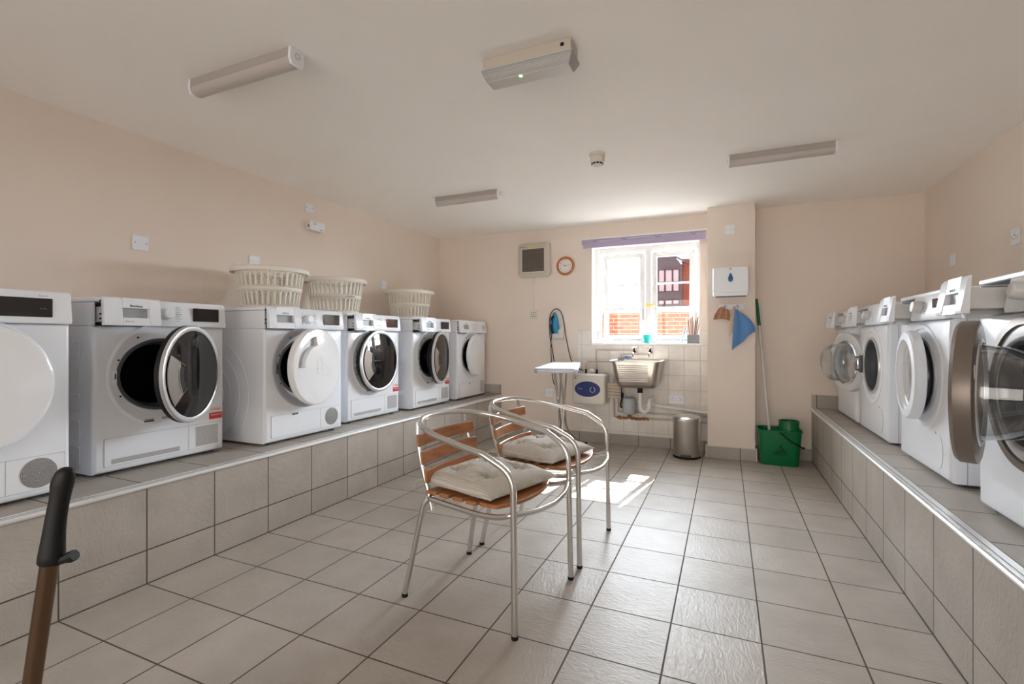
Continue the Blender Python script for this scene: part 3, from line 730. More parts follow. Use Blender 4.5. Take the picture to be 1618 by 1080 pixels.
        if style in ('slab', 'slit'):
            obj('vent_grille', MB().box(.155, w / 2 - .04, -.0045, -.003, fz0 + .012, fz1 - .012), M['dots'], fl)
            obj('vent_grille', MB().box(fx0 + .028, .068, -.0045, -.003, fz0 + .010, fz0 + .032), M['dots'], fl)
            st = obj('warranty_sticker', MB().box(w / 2 - .088, w / 2 - .012, -.0012, 0, .196, .232), M['red'], T)
            st['label'] = 'red warranty sticker'
            text('sticker_text', 'WARRANTY', .011, (w / 2 - .05, -.0016, .219), (R(90), 0, 0), M['paper'], st)
            s2_ = obj('warranty_sticker', MB().box(w / 2 - .088, w / 2 - .012, -.0011, 0, .232, .268), M['paper'], T)
            text('sticker_text', '3 YEAR', .019, (w / 2 - .05, -.0016, .250), (R(90), 0, 0), M['red'], s2_)
            for (a0, a1, c0, c1, mm_) in ((-.105, -.060, .232, .240, 'ink'), (-.102, -.062, .243, .247, 'greyink'), (-.02, .012, .238, .248, 'greyink'), (.03, .07, .236, .241, 'red'), (.04, .09, .220, .229, 'red')): obj('rating_label', MB().box(a0, a1, -.0055, -.0015, c0, c1), M[mm_], T)
        elif style in ('arcs', 'series'):
            b = MB()
            cx, cz, Rg = w / 2 - .105, (fz0 + fz1) / 2 , .062
            b.lathe([(Rg, .003), (Rg - .003, .0045), (.001, .0045)], 48, Matrix.Translation((cx, 0, cz)) @ Matrix.Rotation(R(90), 4, 'X'))
            g = obj('vent_grille', b, M['lgrey'], fl)
            b = MB()
            for q in range(1, 13):
                r = .0047 * q; n = max(6, int(2 * pi * r / .0052))
                for k in range(n):
                    a = 2 * pi * k / n; b.box(-.0018, .0018, -.0052, -.0043, -.0013, .0013, Matrix.Translation((cx + r * cos(a), 0, cz + r * sin(a))) @ Matrix.Rotation(-a + pi / 2, 4, 'Y'))
            obj('vent_holes', b, M['ink'], g)
            if style == 'arcs': obj('flap_latch', MB().box(-.12, -.075, -.006, -.002, fz1 - .012, fz1 - .001), M['dgrey'], fl)
        else:
            b = MB()
            for k in range(12): b.box(.19, .275, -.003, -.0, .045 + k * .011, .0505 + k * .011)
            obj('vent_grille', b, M['grey'], T)
            obj('flap_latch', MB().box(-.075, -.05, -.006, -.002, .158, .168), M['dgrey'], fl)
    return T

GL = 'tumble dryers along the left plinth'; GRP = 'washing machines along the right plinth'
def dry(label, yc, X, style, ang, out, zoff=0): return machine('tumble_dryer', label, X, yc, R(90), ZL + .0, style, ang, out, group=GL)
DRY = [
 dry('white dryer with closed glossy white door, nearest on left, cut by the frame edge', .812, -2.560, 'series', 0, 0),
 dry('white dryer with smoked glass door wide open, second from the left edge', 1.594, -2.695, 'slab', 27, .075),
 dry('white dryer with large glossy white door ajar, under the biggest laundry basket', 2.388, -2.548, 'arcs', 10, .022),
 dry('white dryer with nearly shut dark glass door, under the middle laundry basket', 3.178, -2.640, 'slab', 3, .075),
 dry('white dryer with dark glass door half open, under the farthest laundry basket', 3.955, -2.596, 'slab', 13, .085),
 dry('plain white dryer with ajar white door and slatted vent, farthest on left plinth', 4.725, -2.580, 'vented', 6, .02),
]
def wash(label, yc, style, ang, out): return machine('washing_machine', label, .872, yc, R(-90), ZR, style, ang, out, group=GRP)
WASH = [
 wash('white washing machine farthest on right plinth, beside the back wall', 4.545, 'w2', 0, .07),
 wash('white washing machine with its grey ring door folded fully back, showing open port', 3.815, 'w1', 163, .07),
 wash('white washing machine with white ring door slightly ajar, between two with doors wide open', 2.935, 'w2', 5, .09),
 wash('nearest white washing machine with brown grey door and clear bowl, drawer pulled far out', 2.045, 'w3', 25, .112),
]

# ------------------------------------------------------------------ laundry baskets
def basket_mesh():
    n = 34; Hh = .275; rb, rt = .178, .220; b = MB()
    prof = lambda z: rb + (rt - rb) * (z / Hh)
    def P(u, z):
        r = prof(z); a = 2 * pi * u / n; return (r * cos(a), r * sin(a), z)
    rows = [(.0, .022, False), (.022, .125, True), (.125, .148, False), (.148, .252, True), (.252, Hh, False)]
    K = 16
    for k in range(n):
        for z0, z1, slot in rows:
            if not slot:
                b.add([P(k, z0), P(k + .5, z0), P(k + 1, z0), P(k + 1, z1), P(k + .5, z1), P(k, z1)], [(0, 1, 4, 5), (1, 2, 3, 4)])
            else:
                zc = (z0 + z1) / 2; hz = (z1 - z0) / 2; inner = []; outer = []
                for j in range(K):
                    a = 2 * pi * (j + .5) / K; c, s = cos(a), sin(a)
                    q = 1 / max(abs(c), abs(s)); 
                    inner.append(P(k + .5 + .31 * (abs(c) ** .8) * (1 if c > 0 else -1), zc + hz * .96 * (abs(s) ** .55) * (1 if s > 0 else -1)))
                    outer.append(P(k + .5 + .5 * c * q, zc + hz * s * q))
                b.add(inner + outer, [(K + j, K + (j + 1) % K, (j + 1) % K, j) for j in range(K)])
                # corners
                for (cu, cz) in ((0, z0), (1, z0), (1, z1), (0, z1)):
                    pass
    # base
    b.rings([[(rb * cos(2 * pi * k / 68), rb * sin(2 * pi * k / 68), 0.0) for k in range(68)], [(rb * .5 * cos(2 * pi * k / 68), rb * .5 * sin(2 * pi * k / 68), 0.0) for k in range(68)]], cap0=False)
    return b
bk_w = basket_mesh()
def make_basket(label, loc, rz):
    T = thing('laundry_basket', label, 'laundry basket', loc, rz, 'cream laundry baskets on the dryers')
    obj('basket_wall', bk_w, M['basket'], T, (0, 0, .002), solid=.003, sharp=80)
    b = MB().lathe([(.220, .256), (.224, .276), (.233, .286), (.243, .284), (.249, .272), (.248, .254), (.245, .250), (.243, .262), (.238, .274), (.231, .276), (.226, .268)], 68, None, False, False)
    obj('rim', b, M['basket'], T, sharp=60)
    return T
T1 = make_basket('cream slotted laundry basket nearest the viewer, the largest looking of three', (-2.90, 2.40, ZL + .851), R(10))
a = .0
b = MB()
for r_, c_ in [(i, j) for i in range(4) for j in range(2)]:
    ph = R(-34 + c_ * 7); rr_ = .2115 - .0022 * r_; z = .20 - r_ * .013
    b.box(-.0015, .001, -.007, .007, -.0022, .0022, Matrix.Translation((rr_ * cos(ph), rr_ * sin(ph), z)) @ Matrix.Rotation(ph, 4, 'Z'))
obj('printed_marks', b, M['ink'], T1)
T2 = dup(T1, (-2.93, 3.04, ZL + .851), R(40), 'middle one of the three cream slotted laundry baskets, dark lettering on side')
for ch in list(T2.children):
    if ch.name.startswith('printed_marks'): bpy.data.objects.remove(ch)
T3 = dup(T2, (-2.95, 4.08, ZL + .851), R(25), 'cream slotted laundry basket nearest the back wall, farthest of the three')
for i, chx in enumerate('LAUNDRY'):
    ph = R(-62 + i * 3.6)
    t_ = text('basket_lettering', chx, .018, (.2035 * cos(ph), .2035 * sin(ph), .138), (R(90), 0, ph + pi / 2), M['ink'], T2)

# ------------------------------------------------------------------ bistro chairs and cushions
def make_chair(label, loc, rz):
    T = thing('bistro_chair', label, 'chair', loc, rz, 'bistro chairs in the middle of the floor')
    r = .0125
    fy = .256
    side = lambda s: [(.272, s * fy, .012), (.262, s * (fy - .006), .60), (.14, s * (fy + .012), .665), (-.10, s * (fy + .004), .712), (-.235, s * .195, .738), (-.298, s * .085, .748)]
    pts = side(1)[:]; left = fillet([side(-1)[0], side(-1)[1], side(-1)[2]], .06, 8)
    chain = [Vector(side(-1)[0])] + fillet(side(-1)[0:3], .07, 8)[1:-1] + smooth_curve(side(-1)[2:] + side(1)[:1:-1], 8) + list(reversed(fillet(side(1)[0:3], .07, 8)[1:-1])) + [Vector(side(1)[0])]
    obj('arm_frame', MB().tube(chain, r, 14), M['alu'], T)
    for s in (-1, 1):
        obj('leg_tip', MB().lathe([(.0135, 0), (.0135, .014), (.011, .015)], 14, Matrix.Translation((.272, s * fy, 0))), M['black'], T)
        b = MB().tube(fillet([(-.185, s * .200, .428), (-.205, s * .208, .40), (-.285, s * .236, .012)], .02), .012, 12)
        lg = obj('rear_leg', b, M['alu'], T)
        obj('foot_cap', MB().lathe([(.0135, 0), (.0135, .014), (.011, .015)], 14, Matrix.Translation((-.285, s * .236, 0))), M['black'], lg)
        b = MB().tube(smooth_curve([(-.272, s * .172, .738), (-.262, s * .180, .66), (-.232, s * .186, .55), (-.195, s * .190, .45), (-.175, s * .190, .375)], 6), .009, 10)
        obj('back_upright', b, M['alu'], T)
    # seat ring
    ring = fillet([(-.19, -.205, .428), (.10, -.236, .418), (.20, -.244, .428), (.262, -.248, .452), (.300, -.14, .440), (.312, 0, .432), (.300, .14, .440), (.262, .248, .452), (.20, .244, .428), (.10, .236, .418), (-.19, .205, .428)], .04, 5, True)
    obj('seat_frame', MB().tube(ring, .011, 12, True), M['alu'], T)
    # seat slats run side to side
    xs = [(-.165, .062), (-.092, .062), (-.019, .062), (.054, .062), (.140, .090)]
    for i, (xc, wd) in enumerate(xs):
        b = MB(); hw = .208 + .028 * (i / 4); rings = []
        for k in range(13):
            t = -1 + k / 6; yv = t * hw; zt = .452 + (-.004 if i < 4 else .002) + .008 * abs(t) ** 2
            cut = .006 * abs(t) ** 6
            x0, x1 = xc - wd / 2 + cut, xc + wd / 2 - cut
            if i == 4: x1 += .045 * (1 - t * t)
            rings.append([(x0, yv, zt - .009), (x1, yv, zt - .009), (x1, yv, zt + .007), (x0, yv, zt + .007)])
        b.rings(rings); obj('seat_slat', b, M['teak'], T, bevel=.004, seg=3)
    for zc, wd in ((.665, .052), (.590, .052), (.515, .052)):
        b = MB(); rings = []; t0 = (.74 - zc) / .29
        for k in range(15):
            t = -1 + k / 7; yv = t * .205; xo = -.268 + .078 * t0 ** 1.2 - .022 * (1 - t * t)
            rings.append([(xo + .010, yv, zc - wd / 2), (xo + .022, yv, zc - wd / 2), (xo + .014, yv, zc + wd / 2), (xo + .002, yv, zc + wd / 2)])
        b.rings(rings); obj('back_slat', b, M['teak'], T, bevel=.003)
    return T
ca = (-.953, 1.916); cb = (-.905, 2.531)
CH = make_chair('aluminium bistro chair with wooden slats, nearer of the two', (ca[0], ca[1], 0), R(-6.6))
CH2 = dup(CH, (cb[0], cb[1], 0), R(-3.0), 'aluminium bistro chair with wooden slats, farther one nearer the window')
def cushion(label, loc, rz, sx, sy, tilt=0):
    n = 44; b = MB(); top = []; bot = []
    btn = [(-.42, -.42), (.42, -.42), (-.42, .42), (.42, .42)]
    def hgt(u, v):
        e = max(0, 1 - abs(u) ** 3.2) ** .5 * max(0, 1 - abs(v) ** 3.2) ** .5
        z = .058 * e
        for bu, bv in btn: z -= .044 * math.exp(-((u - bu) ** 2 + (v - bv) ** 2) / .018)
        for bu, bv in btn:
            z += .009 * math.cos(8 * math.atan2(v - bv, u - bu)) * math.exp(-((u - bu) ** 2 + (v - bv) ** 2) / .08) 
        z += .005 * sin(7 * u + 2 * v) * e * sin(5 * v - u)
        return z
    V = []
    for j in range(n + 1):
        for i in range(n + 1):
            u = -1 + 2 * i / n; v = -1 + 2 * j / n
            px = u * (1 - .045 * (1 - abs(u)) * 0 - .05 * (1 - v * v) * abs(u) ** 4 * 0) * (1 - .05 * (1 - abs(v) ** 4) * abs(u)); py = v * (1 - .05 * (1 - abs(u) ** 4) * abs(v))
            V.append((px * sx / 2, py * sy / 2, max(.0, hgt(u, v))))
    W = [(x, y, -.45 * z * (1 if (abs(x) < sx * .49) else 1)) for x, y, z in V]
    q = n + 1; fs = [(j * q + i, j * q + i + 1, (j + 1) * q + i + 1, (j + 1) * q + i) for j in range(n) for i in range(n)]
    b.add(V, fs); b.add(W, [f[::-1] for f in fs])
    T = tag(obj('seat_cushion', b, M['cushion'], None, loc, (0, tilt, rz), sharp=80), label, 'cushion', 'tufted seat cushions')
    cb_ = MB()
    for bu, bv in btn: cb_.sphere((bu * sx / 2 * .96, bv * sy / 2 * .96, hgt(bu, bv) + .001), .010, .010, .004, 12, 6)
    obj('tufting_button', cb_, M['cushion'], T)
    tb = MB()
    for s in (-1, 1): tb.tube(smooth_curve([(-sx / 2 + .005, s * (sy / 2 - .02), 0), (-sx / 2 - .02, s * (sy / 2), -.012), (-sx / 2 - .015, s * (sy / 2 + .012), -.045)], 5), .003, 6)
    obj('tie_cord', tb, M['cushion'], T)
    return T
cushion('cream corded tufted cushion on the nearer bistro chair', (-.962, 1.925, .487), R(-17), .43, .45)
cushion('pale cream tufted cushion on the farther bistro chair by the window', (-.935, 2.525, .487), R(-14), .42, .44)

# ------------------------------------------------------------------ ceiling fittings
def batten(label, x0, x1, y, group):
    T = thing('batten_light', label, 'ceiling light', ((x0 + x1) / 2, y, H), 0, group); Lh = (x1 - x0) / 2
    M90 = Matrix(((0, 0, 1, 0), (1, 0, 0, 0), (0, 1, 0, 0), (0, 0, 0, 1)))
    obj('body', MB().prism([(-.032, 0), (.032, 0), (.034, -.038), (-.034, -.038)], -Lh + .012, Lh - .012, M90), M['batten'], T, bevel=.002)
    obj('diffuser', MB().prism([(.034, -.039)] + [(.033 * cos(R(a)), -.047 + .026 * sin(R(a)) ) for a in range(0, -181, -15)] + [(-.034, -.039)], -Lh + .014, Lh - .014, M90), M['frost'], T)
    for s in (-1, 1):
        b = MB().prism([(-.036, 0), (.036, 0), (.039, -.045), (.028, -.072), (-.028, -.072), (-.039, -.045)], min(s * Lh, s * (Lh - .013)), max(s * Lh, s * (Lh - .013)), M90)
        c = obj('end_cap', b, M['white2'], T, bevel=.003)
        obj('cap_ring', MB().tube([(s * (Lh + .0005), .012 * cos(2 * pi * k / 20), -.030 + .012 * sin(2 * pi * k / 20)) for k in range(20)], .0015, 6, True), M['grey'], c)
    return T
GB = 'slim batten lights on the ceiling'
batten('slim white batten light on ceiling above the nearer left dryers', -2.325, -1.665, 1.510, GB)
batten('small looking batten light on ceiling above the farther left dryers', -2.325, -1.705, 3.600, GB)
batten('slim batten light on ceiling towards the right wall', .010, .635, 3.560, GB)
T = thing('emergency_light', 'ribbed emergency bulkhead light on ceiling with green indicator', 'emergency light', (-.775, 1.935, H))
obj('base', MB().box(-.20, .20, -.05, .05, -.05, 0), M['beige'], T, bevel=.004)
obj('spy_window', MB().box(.155, .170, -.0515, -.049, -.030, -.016), M['black'], T)
pf = [(-.052, -.050), (-.052, -.064), (-.034, -.098), (.034, -.098), (.052, -.064), (.052, -.050)]
M90 = Matrix(((0, 0, 1, 0), (1, 0, 0, 0), (0, 1, 0, 0), (0, 0, 0, 1)))
b = MB().rings([[(x, y, z) for y, z in pf] for x in (-.206, .206)])
b = MB().rings([[(x * s, y * q, z) for x, y in rrect(-.204, .204, -.054, .054, .006, 2)] for s, q, z in ((1, 1, -.050), (1, 1, -.062), (.96, .86, -.080), (.90, .62, -.100))])
df = obj('prismatic_diffuser', b, M['prism'], T)
b = MB()
for k in range(8):
    z = -.056 - k * .0055; t = max(0, (-z - .062) / .038); yw = .0545 - .020 * t; xw = .2045 - .018 * t
    b.tube([(-xw, -yw, z), (xw, -yw, z), (xw, yw, z), (-xw, yw, z)], .0022, 6, True)
obj('diffuser_ribs', b, M['grey'], df)
obj('indicator', MB().sphere((-.03, -.028, -.1005), .008, .008, .003, 12, 6), M['led'], T)['label'] = 'small green indicator lamp'
T = thing('smoke_detector', 'round white smoke detector on ceiling', 'smoke detector', (-.782, 3.155, H))
obj('base', MB().lathe([(.054, 0), (.054, -.006), (.048, -.020), (.040, -.022)], 40), M['cream'], T)
obj('head', MB().lathe([(.038, -.020), (.045, -.024), (.047, -.052), (.044, -.060), (.036, -.064), (.034, -.076), (.020, -.082), (.001, -.083)], 40), M['cream'], T)
b = MB()
for k in range(10): b.box(.0345, .0372, -.008, .008, -.074, -.065, Matrix.Rotation(R(36 * k), 4, 'Z'))
obj('vents', b, M['black'], T)

# ------------------------------------------------------------------ wall plates
def plate(name, label, w_, h_, loc, rz, cat, group=None, rocker=0, screws=True, socket=False):
    T = thing(name, label, cat, loc, rz, group)     # front faces local -Y
    obj('plate', MB().prism(rrect(-w_ / 2, w_ / 2, -h_ / 2, h_ / 2, .005, 3), 0, .009, XZ), M['white2'], T, bevel=.002)
    if screws:
        obj('screws', MB().lathe([(.004, 0), (.004, .0012)], 10, Matrix.Translation((-w_ * .35, -.009, 0)) @ Matrix.Rotation(R(90), 4, 'X')).lathe([(.004, 0), (.004, .0012)], 10, Matrix.Translation((w_ * .35, -.009, 0)) @ Matrix.Rotation(R(90), 4, 'X')), M['greyink'], T)
    if rocker: obj('switch_rocker', MB().box(-.009, .009, -.0125, -.008, -.015, .013), M['white2'], T, bevel=.001)
    if socket:
        for cx in ((-.036, .036) if w_ > .12 else (0,)):
            obj('pin_holes', MB().box(cx - .003, cx + .003, -.0098, -.0088, .004, .014).box(cx - .015, cx - .009, -.0098, -.0088, -.014, -.009).box(cx + .009, cx + .015, -.0098, -.0088, -.014, -.009), M['ink'], T)
            obj('socket_switch', MB().box(cx - .006, cx + .006, -.0115, -.0088, .020, .034), M['white2'], T, bevel=.001)
    return T
LW, RW = R(90), R(-90)
GS = 'white wall switch plates'
plate('wall_switch', 'white switch plate on left wall above the dryer with the open dark door', .088, .088, (XL, 1.770, 1.681), LW, 'switch', GS, 1)
plate('wall_switch', 'white switch plate high on left wall above the small beige control box', .088, .075, (XL, 3.060, 2.210), LW, 'switch', GS, 1)
plate('wall_switch', 'white plate on left wall just left of the farthest laundry basket', .086, .086, (XL, 4.030, 1.657), LW, 'switch', GS, 1)
plate('wall_switch', 'white plate on left wall peeping over the nearest laundry basket', .086, .086, (XL, 2.540, 1.680), LW, 'switch', GS, 1)
plate('wall_switch', 'white switch plate high on the pillar above the towel dispenser', .086, .086, (.035, PY, 2.105), 0, 'switch', GS, 1)
plate('wall_socket', 'white plate on right wall at the far right edge above the washing machines', .088, .095, (XR, 3.690, 1.690), RW, 'socket', None, 0, True, True)
plate('wall_switch', 'white plate on right wall above the third washing machine from the wall corner', .086, .086, (XR, 4.530, 1.679), RW, 'switch', GS, 0, False)
plate('wall_socket', 'single white socket on back wall left of the ironing board legs', .086, .086, (-1.800, D, .503), 0, 'socket', 'white sockets on the back wall', 0, True, True)
plate('wall_socket', 'double white socket on the tiles under the right of the sink', .146, .086, (-.455, D - .007, .500), 0, 'socket', 'white sockets on the back wall', 0, True, True)
T = thing('control_box', 'small beige control box sticking out from left wall below a switch', 'control box', (XL, 3.095, 2.055), LW)
obj('box', MB().box(-.075, .075, -.055, 0, -.038, .038), M['cream'], T, bevel=.004)
obj('lid', MB().box(-.076, .076, -.068, -.055, -.039, .039), M['white2'], T, bevel=.003)
b = MB()
for k in range(4): b.box(-.05, -.02, -.0688, -.068, .005 + k * .007, .0075 + k * .007)
b.box(.02, .055, -.0688, -.068, -.03, -.022); obj('printed_marks', b, M['greyink'], T)
obj('side_hole', MB().box(-.0766, -.075, -.045, -.03, -.012, .004), M['ink'], T)

# ------------------------------------------------------------------ back wall: fan, clock, thermostat
T = thing('extractor_fan', 'square beige extractor fan with dark louvres high on back wall', 'extractor fan', (-1.972, D, 1.985))
b = MB().rings([[(x, -y, z) for x, z in rrect(-s, s, -s, s, r_, 6)] for s, y, r_ in ((.165, 0, .02), (.192, .022, .045), (.190, .048, .05), (.178, .056, .05), (.145, .060, .01))])
fb = obj('housing', b, M['beige'], T, sharp=40)
obj('louvre_panel', MB().box(-.132, .132, -.0655, -.059, -.135, .120), M['ribfelt'], T)
b = MB()
for k in range(16): b.box(-.132, .132, -.069, -.064, -.130 + k * .0158, -.124 + k * .0158)
obj('louvre', b, M['ribfelt'], T)
obj('inner_frame', MB().box(-.140, -.131, -.068, -.058, -.140, .125).box(.131, .140, -.068, -.058, -.140, .125).box(-.140, .140, -.068, -.058, .120, .127).box(-.140, .140, -.068, -.058, -.146, -.134), M['cream'], T, bevel=.002)
text('maker_badge', 'Xpelair', .022, (-.125, -.0622, .148), (R(90), 0, 0), M['ink'], T)
obj('yellow_sticker', MB().box(-.055, .035, -.0615, -.0595, .136, .152), M['yellow'], T)['label'] = 'yellow sticker'
T = thing('wall_clock', 'round wooden wall clock between extractor fan and window', 'clock', (-1.612, D, 1.900))
CX = Matrix.Rotation(R(90), 4, 'X')
obj('wooden_rim', MB().lathe([(.100, 0), (.104, .012), (.100, .024), (.088, .028), (.078, .022), (.076, .012)], 56, CX, True, False), M['wood'], T)
fc = obj('clock_face', MB().lathe([(.078, .012), (.078, .014), (.001, .014)], 56, CX), M['paper'], T)
for k in range(12):
    a = R(90 - 30 * (k + 1)); text('numeral', str(k + 1), .021, (.060 * cos(a), -.0148, .060 * sin(a)), (R(90), 0, 0), M['ink'], fc)
def hand(nm, ang, ln, wd):
    a = R(90 - ang); obj(nm, MB().box(-.008, ln, -.018, -.0165, -wd, wd, Matrix.Rotation(-a, 4, 'Y')), M['ink'], T)
hand('hour_hand', 300 - 3, .034, .0022); hand('minute_hand', 78, .055, .0013)
obj('hub', MB().lathe([(.005, .014), (.005, .020)], 14, CX), M['ink'], T)
T = thing('fan_controller', 'small white controller on back wall below the extractor fan', 'controller', (-1.985, D, 1.372))
obj('case', MB().prism(rrect(-.044, .044, -.050, .050, .012), 0, .022, XZ), M['cream'], T, bevel=.004)
b = MB()
for (x, z) in ((-.02, .026), (0, .026), (.02, .026), (-.02, .004), (0, .004), (.02, .004), (-.028, -.022), (-.006, -.018), (.008, -.018), (.028, -.022)): b.box(x - .0045, x + .0045, -.0235, -.0215, z - .004, z + .004)
obj('buttons', b, M['ink'], T)
tag(obj('fan_cable', MB().tube([(-1.988, D - .004, 1.422), (-1.985, D - .004, 1.60), (-1.982, D - .004, 1.80)], .0045, 8), M['cream']), 'thin cream cable running down wall from extractor fan to controller', 'cable')

# ------------------------------------------------------------------ roller blind
T = thing('roller_blind', 'rolled up lilac roller blind with white rail above the window', 'blind', (-.79, D, 2.125))
obj('rail', MB().box(-.625, .622, -.058, -.034, .030, .046), M['upvc'], T, bevel=.004)
obj('fabric_roll', MB().tube([(-.61, -.030, .012), (.61, -.030, .012)], .026, 18).box(-.61, .61, -.050, -.046, -.052, .03), M['lilac'], T)
obj('bottom_bar', MB().tube([(-.61, -.048, -.053), (.61, -.048, -.053)], .006, 8), M['lilac'], T)
b = MB()
for x in (-.48, -.17, .16, .50): b.tube([(x + .022 * cos(R(a)), -.054, .026 + .022 * sin(R(a))) for a in range(180, 361, 15)], .0028, 6)
obj('bracket_clip', b, M['dgrey'], T)
obj('end_bracket', MB().box(-.632, -.624, -.06, 0, -.01, .05).box(.622, .630, -.06, 0, -.06, .05), M['upvc'], T)
tag(obj('blind_chain', MB().tube([(-.166, D - .03, 2.13), (-.166, D - .022, 1.9), (-.166, D - .014, 1.45), (-.168, D - .012, 1.40)], .0022, 6), M['upvc']), 'thin white blind chain hanging beside the pillar', 'cord')

# ------------------------------------------------------------------ iron on its wall holder
T = thing('iron_holder', 'cream plastic wall holder behind the blue iron', 'iron holder', (-1.70, D, 1.255))
ov = [(.075 * (1 - (max(0, t - .3) / .7) ** 2) ** .5 if t > .3 else .075, -.165 + .33 * t) for t in [i / 12 for i in range(13)]]
sh = [(x, z) for x, z in ov] + [(-x, z) for x, z in reversed(ov[:-1])] 
obj('back_plate', MB().prism(sh, 0, .012, XZ), M['cream'], T, bevel=.004)
obj('pocket', MB().prism([(-.06, -.15), (.07, -.15), (.075, .0), (.02, -.06), (-.06, -.06)], .012, .055, XZ), M['cream'], T, bevel=.006)
T = thing('steam_iron', 'blue steam iron hanging nose up in the wall holder', 'iron', (-1.730, D - .018, 1.15))
sole = []
for i in range(15):
    t = i / 14; sole.append((.055 * (1 - t ** 2.2) ** .6 if t < 1 else .0, t * .25))
pol = [(x, z) for x, z in sole] + [(-x, z) for x, z in reversed(sole[:-1])]
obj('soleplate', MB().prism(pol, 0, .008, XZ), M['steel'], T)
b = MB().rings([[(x * s, -y, z * s + off) for x, z in pol] for s, y, off in ((.98, .009, 0), (.96, .028, .004), (.80, .050, .012), (.62, .062, .02))])
obj('body', b, M['blue'], T, sharp=50)
obj('handle', MB().tube(smooth_curve([(0, -.055, .19), (0, -.10, .175), (0, -.115, .12), (0, -.105, .05), (0, -.060, .02)], 6), .014, 12), M['black'], T)
obj('steam_button', MB().tube([(0, -.118, .15), (0, -.124, .11)], .009, 10), M['blue'], T)
cord = smooth_curve([(-1.735, D - .10, 1.165), (-1.755, D - .08, 1.06), (-1.770, D - .03, .90), (-1.762, D - .02, .70), (-1.735, D - .02, .60), (-1.72, D - .02, .70), (-1.755, D - .02, .95), (-1.790, D - .02, 1.15), (-1.785, D - .02, 1.36), (-1.715, D - .02, 1.432), (-1.645, D - .02, 1.36), (-1.60, D - .015, 1.10), (-1.545, D - .015, .87), (-1.47, D - .015, .79), (-1.40, D - .05, .765)], 8)
obj('power_cord', MB().tube([Vector(p) - Vector(T.location) for p in cord], .0045, 8), M['black'], T)

# ------------------------------------------------------------------ ironing board
ax = Vector((-.23, 1.0, 0)).normalized(); brz = math.atan2(-ax.x, ax.y)
T = thing('ironing_board', 'grey covered ironing board on tubular metal legs, seen end on', 'ironing board', (-1.415, 4.33, 0), brz)
n = 24; out_ = []
for i in range(n + 1):
    t = i / n; z = -.63 + 1.26 * t
    w_ = .19 * (min(1, .55 + (t / .07) * .45)) if t < .07 else .19 - .045 * t
    if t > .97: w_ *= .93
    out_.append((w_ * 1.0 + .0, z))
pol = out_ + [(-x, z) for x, z in reversed(out_)]
pol = pol[1:-1]
obj('board_top', MB().prism(pol, .835, .858), M['boardgrey'], T, bevel=.008, seg=3)
obj('board_frame', MB().prism([(x * .96, y * .985) for x, y in pol], .820, .836), M['grey'], T)
def leg(nm, yt, yb, sp):
    b = MB()
    for s in (-1, 1):
        b.tube(fillet([(s * .025, yt, .82), (s * .025, yt + (yb - yt) * .75, .82 * .25), (s * sp, yb, .022)], .12, 8), .011, 10)
    b.tube([(-sp - .03, yb, .018), (sp + .03, yb, .018)], .012, 10)
    o = obj(nm, b, M['chrome'], T)
    obj('foot_cap', MB().tube([(sp + .025, yb, .018), (sp + .055, yb, .018)], .018, 10).tube([(-sp - .055, yb, .018), (-sp - .025, yb, .018)], .018, 10), M['black'], o)
leg('leg', -.36, .50, .17); leg('leg', .36, -.46, .15)
obj('height_lever', MB().tube([(-.10, -.4, .815), (-.04, -.2, .80)], .006, 8).box(-.06, .0, .2, .26, .79, .82), M['chrome'], T)

# ------------------------------------------------------------------ water heater
T = thing('water_heater', 'cream under sink water heater box with navy oval panel', 'water heater', (-1.302, D - .008, .578))
b = MB().rings([[(x, -y, z) for x, z in rrect(-.174 * s, .174 * s, -.160 * s, .160 * s, .035 * s + .0, 5)] for s, y in ((1, 0), (1, .155), (.985, .185), (.93, .200), (.86, .204))])
obj('case', b, M['cream'], T, sharp=40)
def ell(rx, rz, n=48): return [(rx * cos(2 * pi * k / n), rz * sin(2 * pi * k / n)) for k in range(n)]
ovp = obj('oval_panel', MB().prism([(x - .01, z + .005) for x, z in ell(.135, .080)], .200, .2075, XZ), M['navy'], T, bevel=.002)
ovp['label'] = 'navy blue oval control panel'
obj('dial', MB().tube([(.045 + .026 * cos(R(a)), -.209, .0 + .026 * sin(R(a))) for a in range(-250, 71, 16)], .0028, 6), M['lgrey'], ovp)
text('brand_lettering', 'Santon', .017, (-.085, -.2082, .008), (R(90), 0, 0), M['lgrey'], ovp)
obj('bung', MB().lathe([(.007, .203), (.007, .206)], 12, Matrix.Translation((-.135, 0, .118)) @ CX), M['ink'], T)
b = MB()
for x in (-.055, .060):
    b.tube([(x, -.09, .158), (x, -.09, .205)], .011, 10)
obj('inlet_union', b, M['black'], T)
obj('safety_valve', MB().sphere((.01, -.11, .187), .028, .02, .022, 16, 10).tube([(.01, -.11, .165), (.01, -.11, .159)], .018, 12), M['cream'], T)
obj('supply_tail', MB().tube([(-.055, -.09, .205), (-.055, -.09, .255)], .007, 8).tube([(.060, -.09, .205), (.060, -.09, .27)], .007, 8), M['pipe'], T)

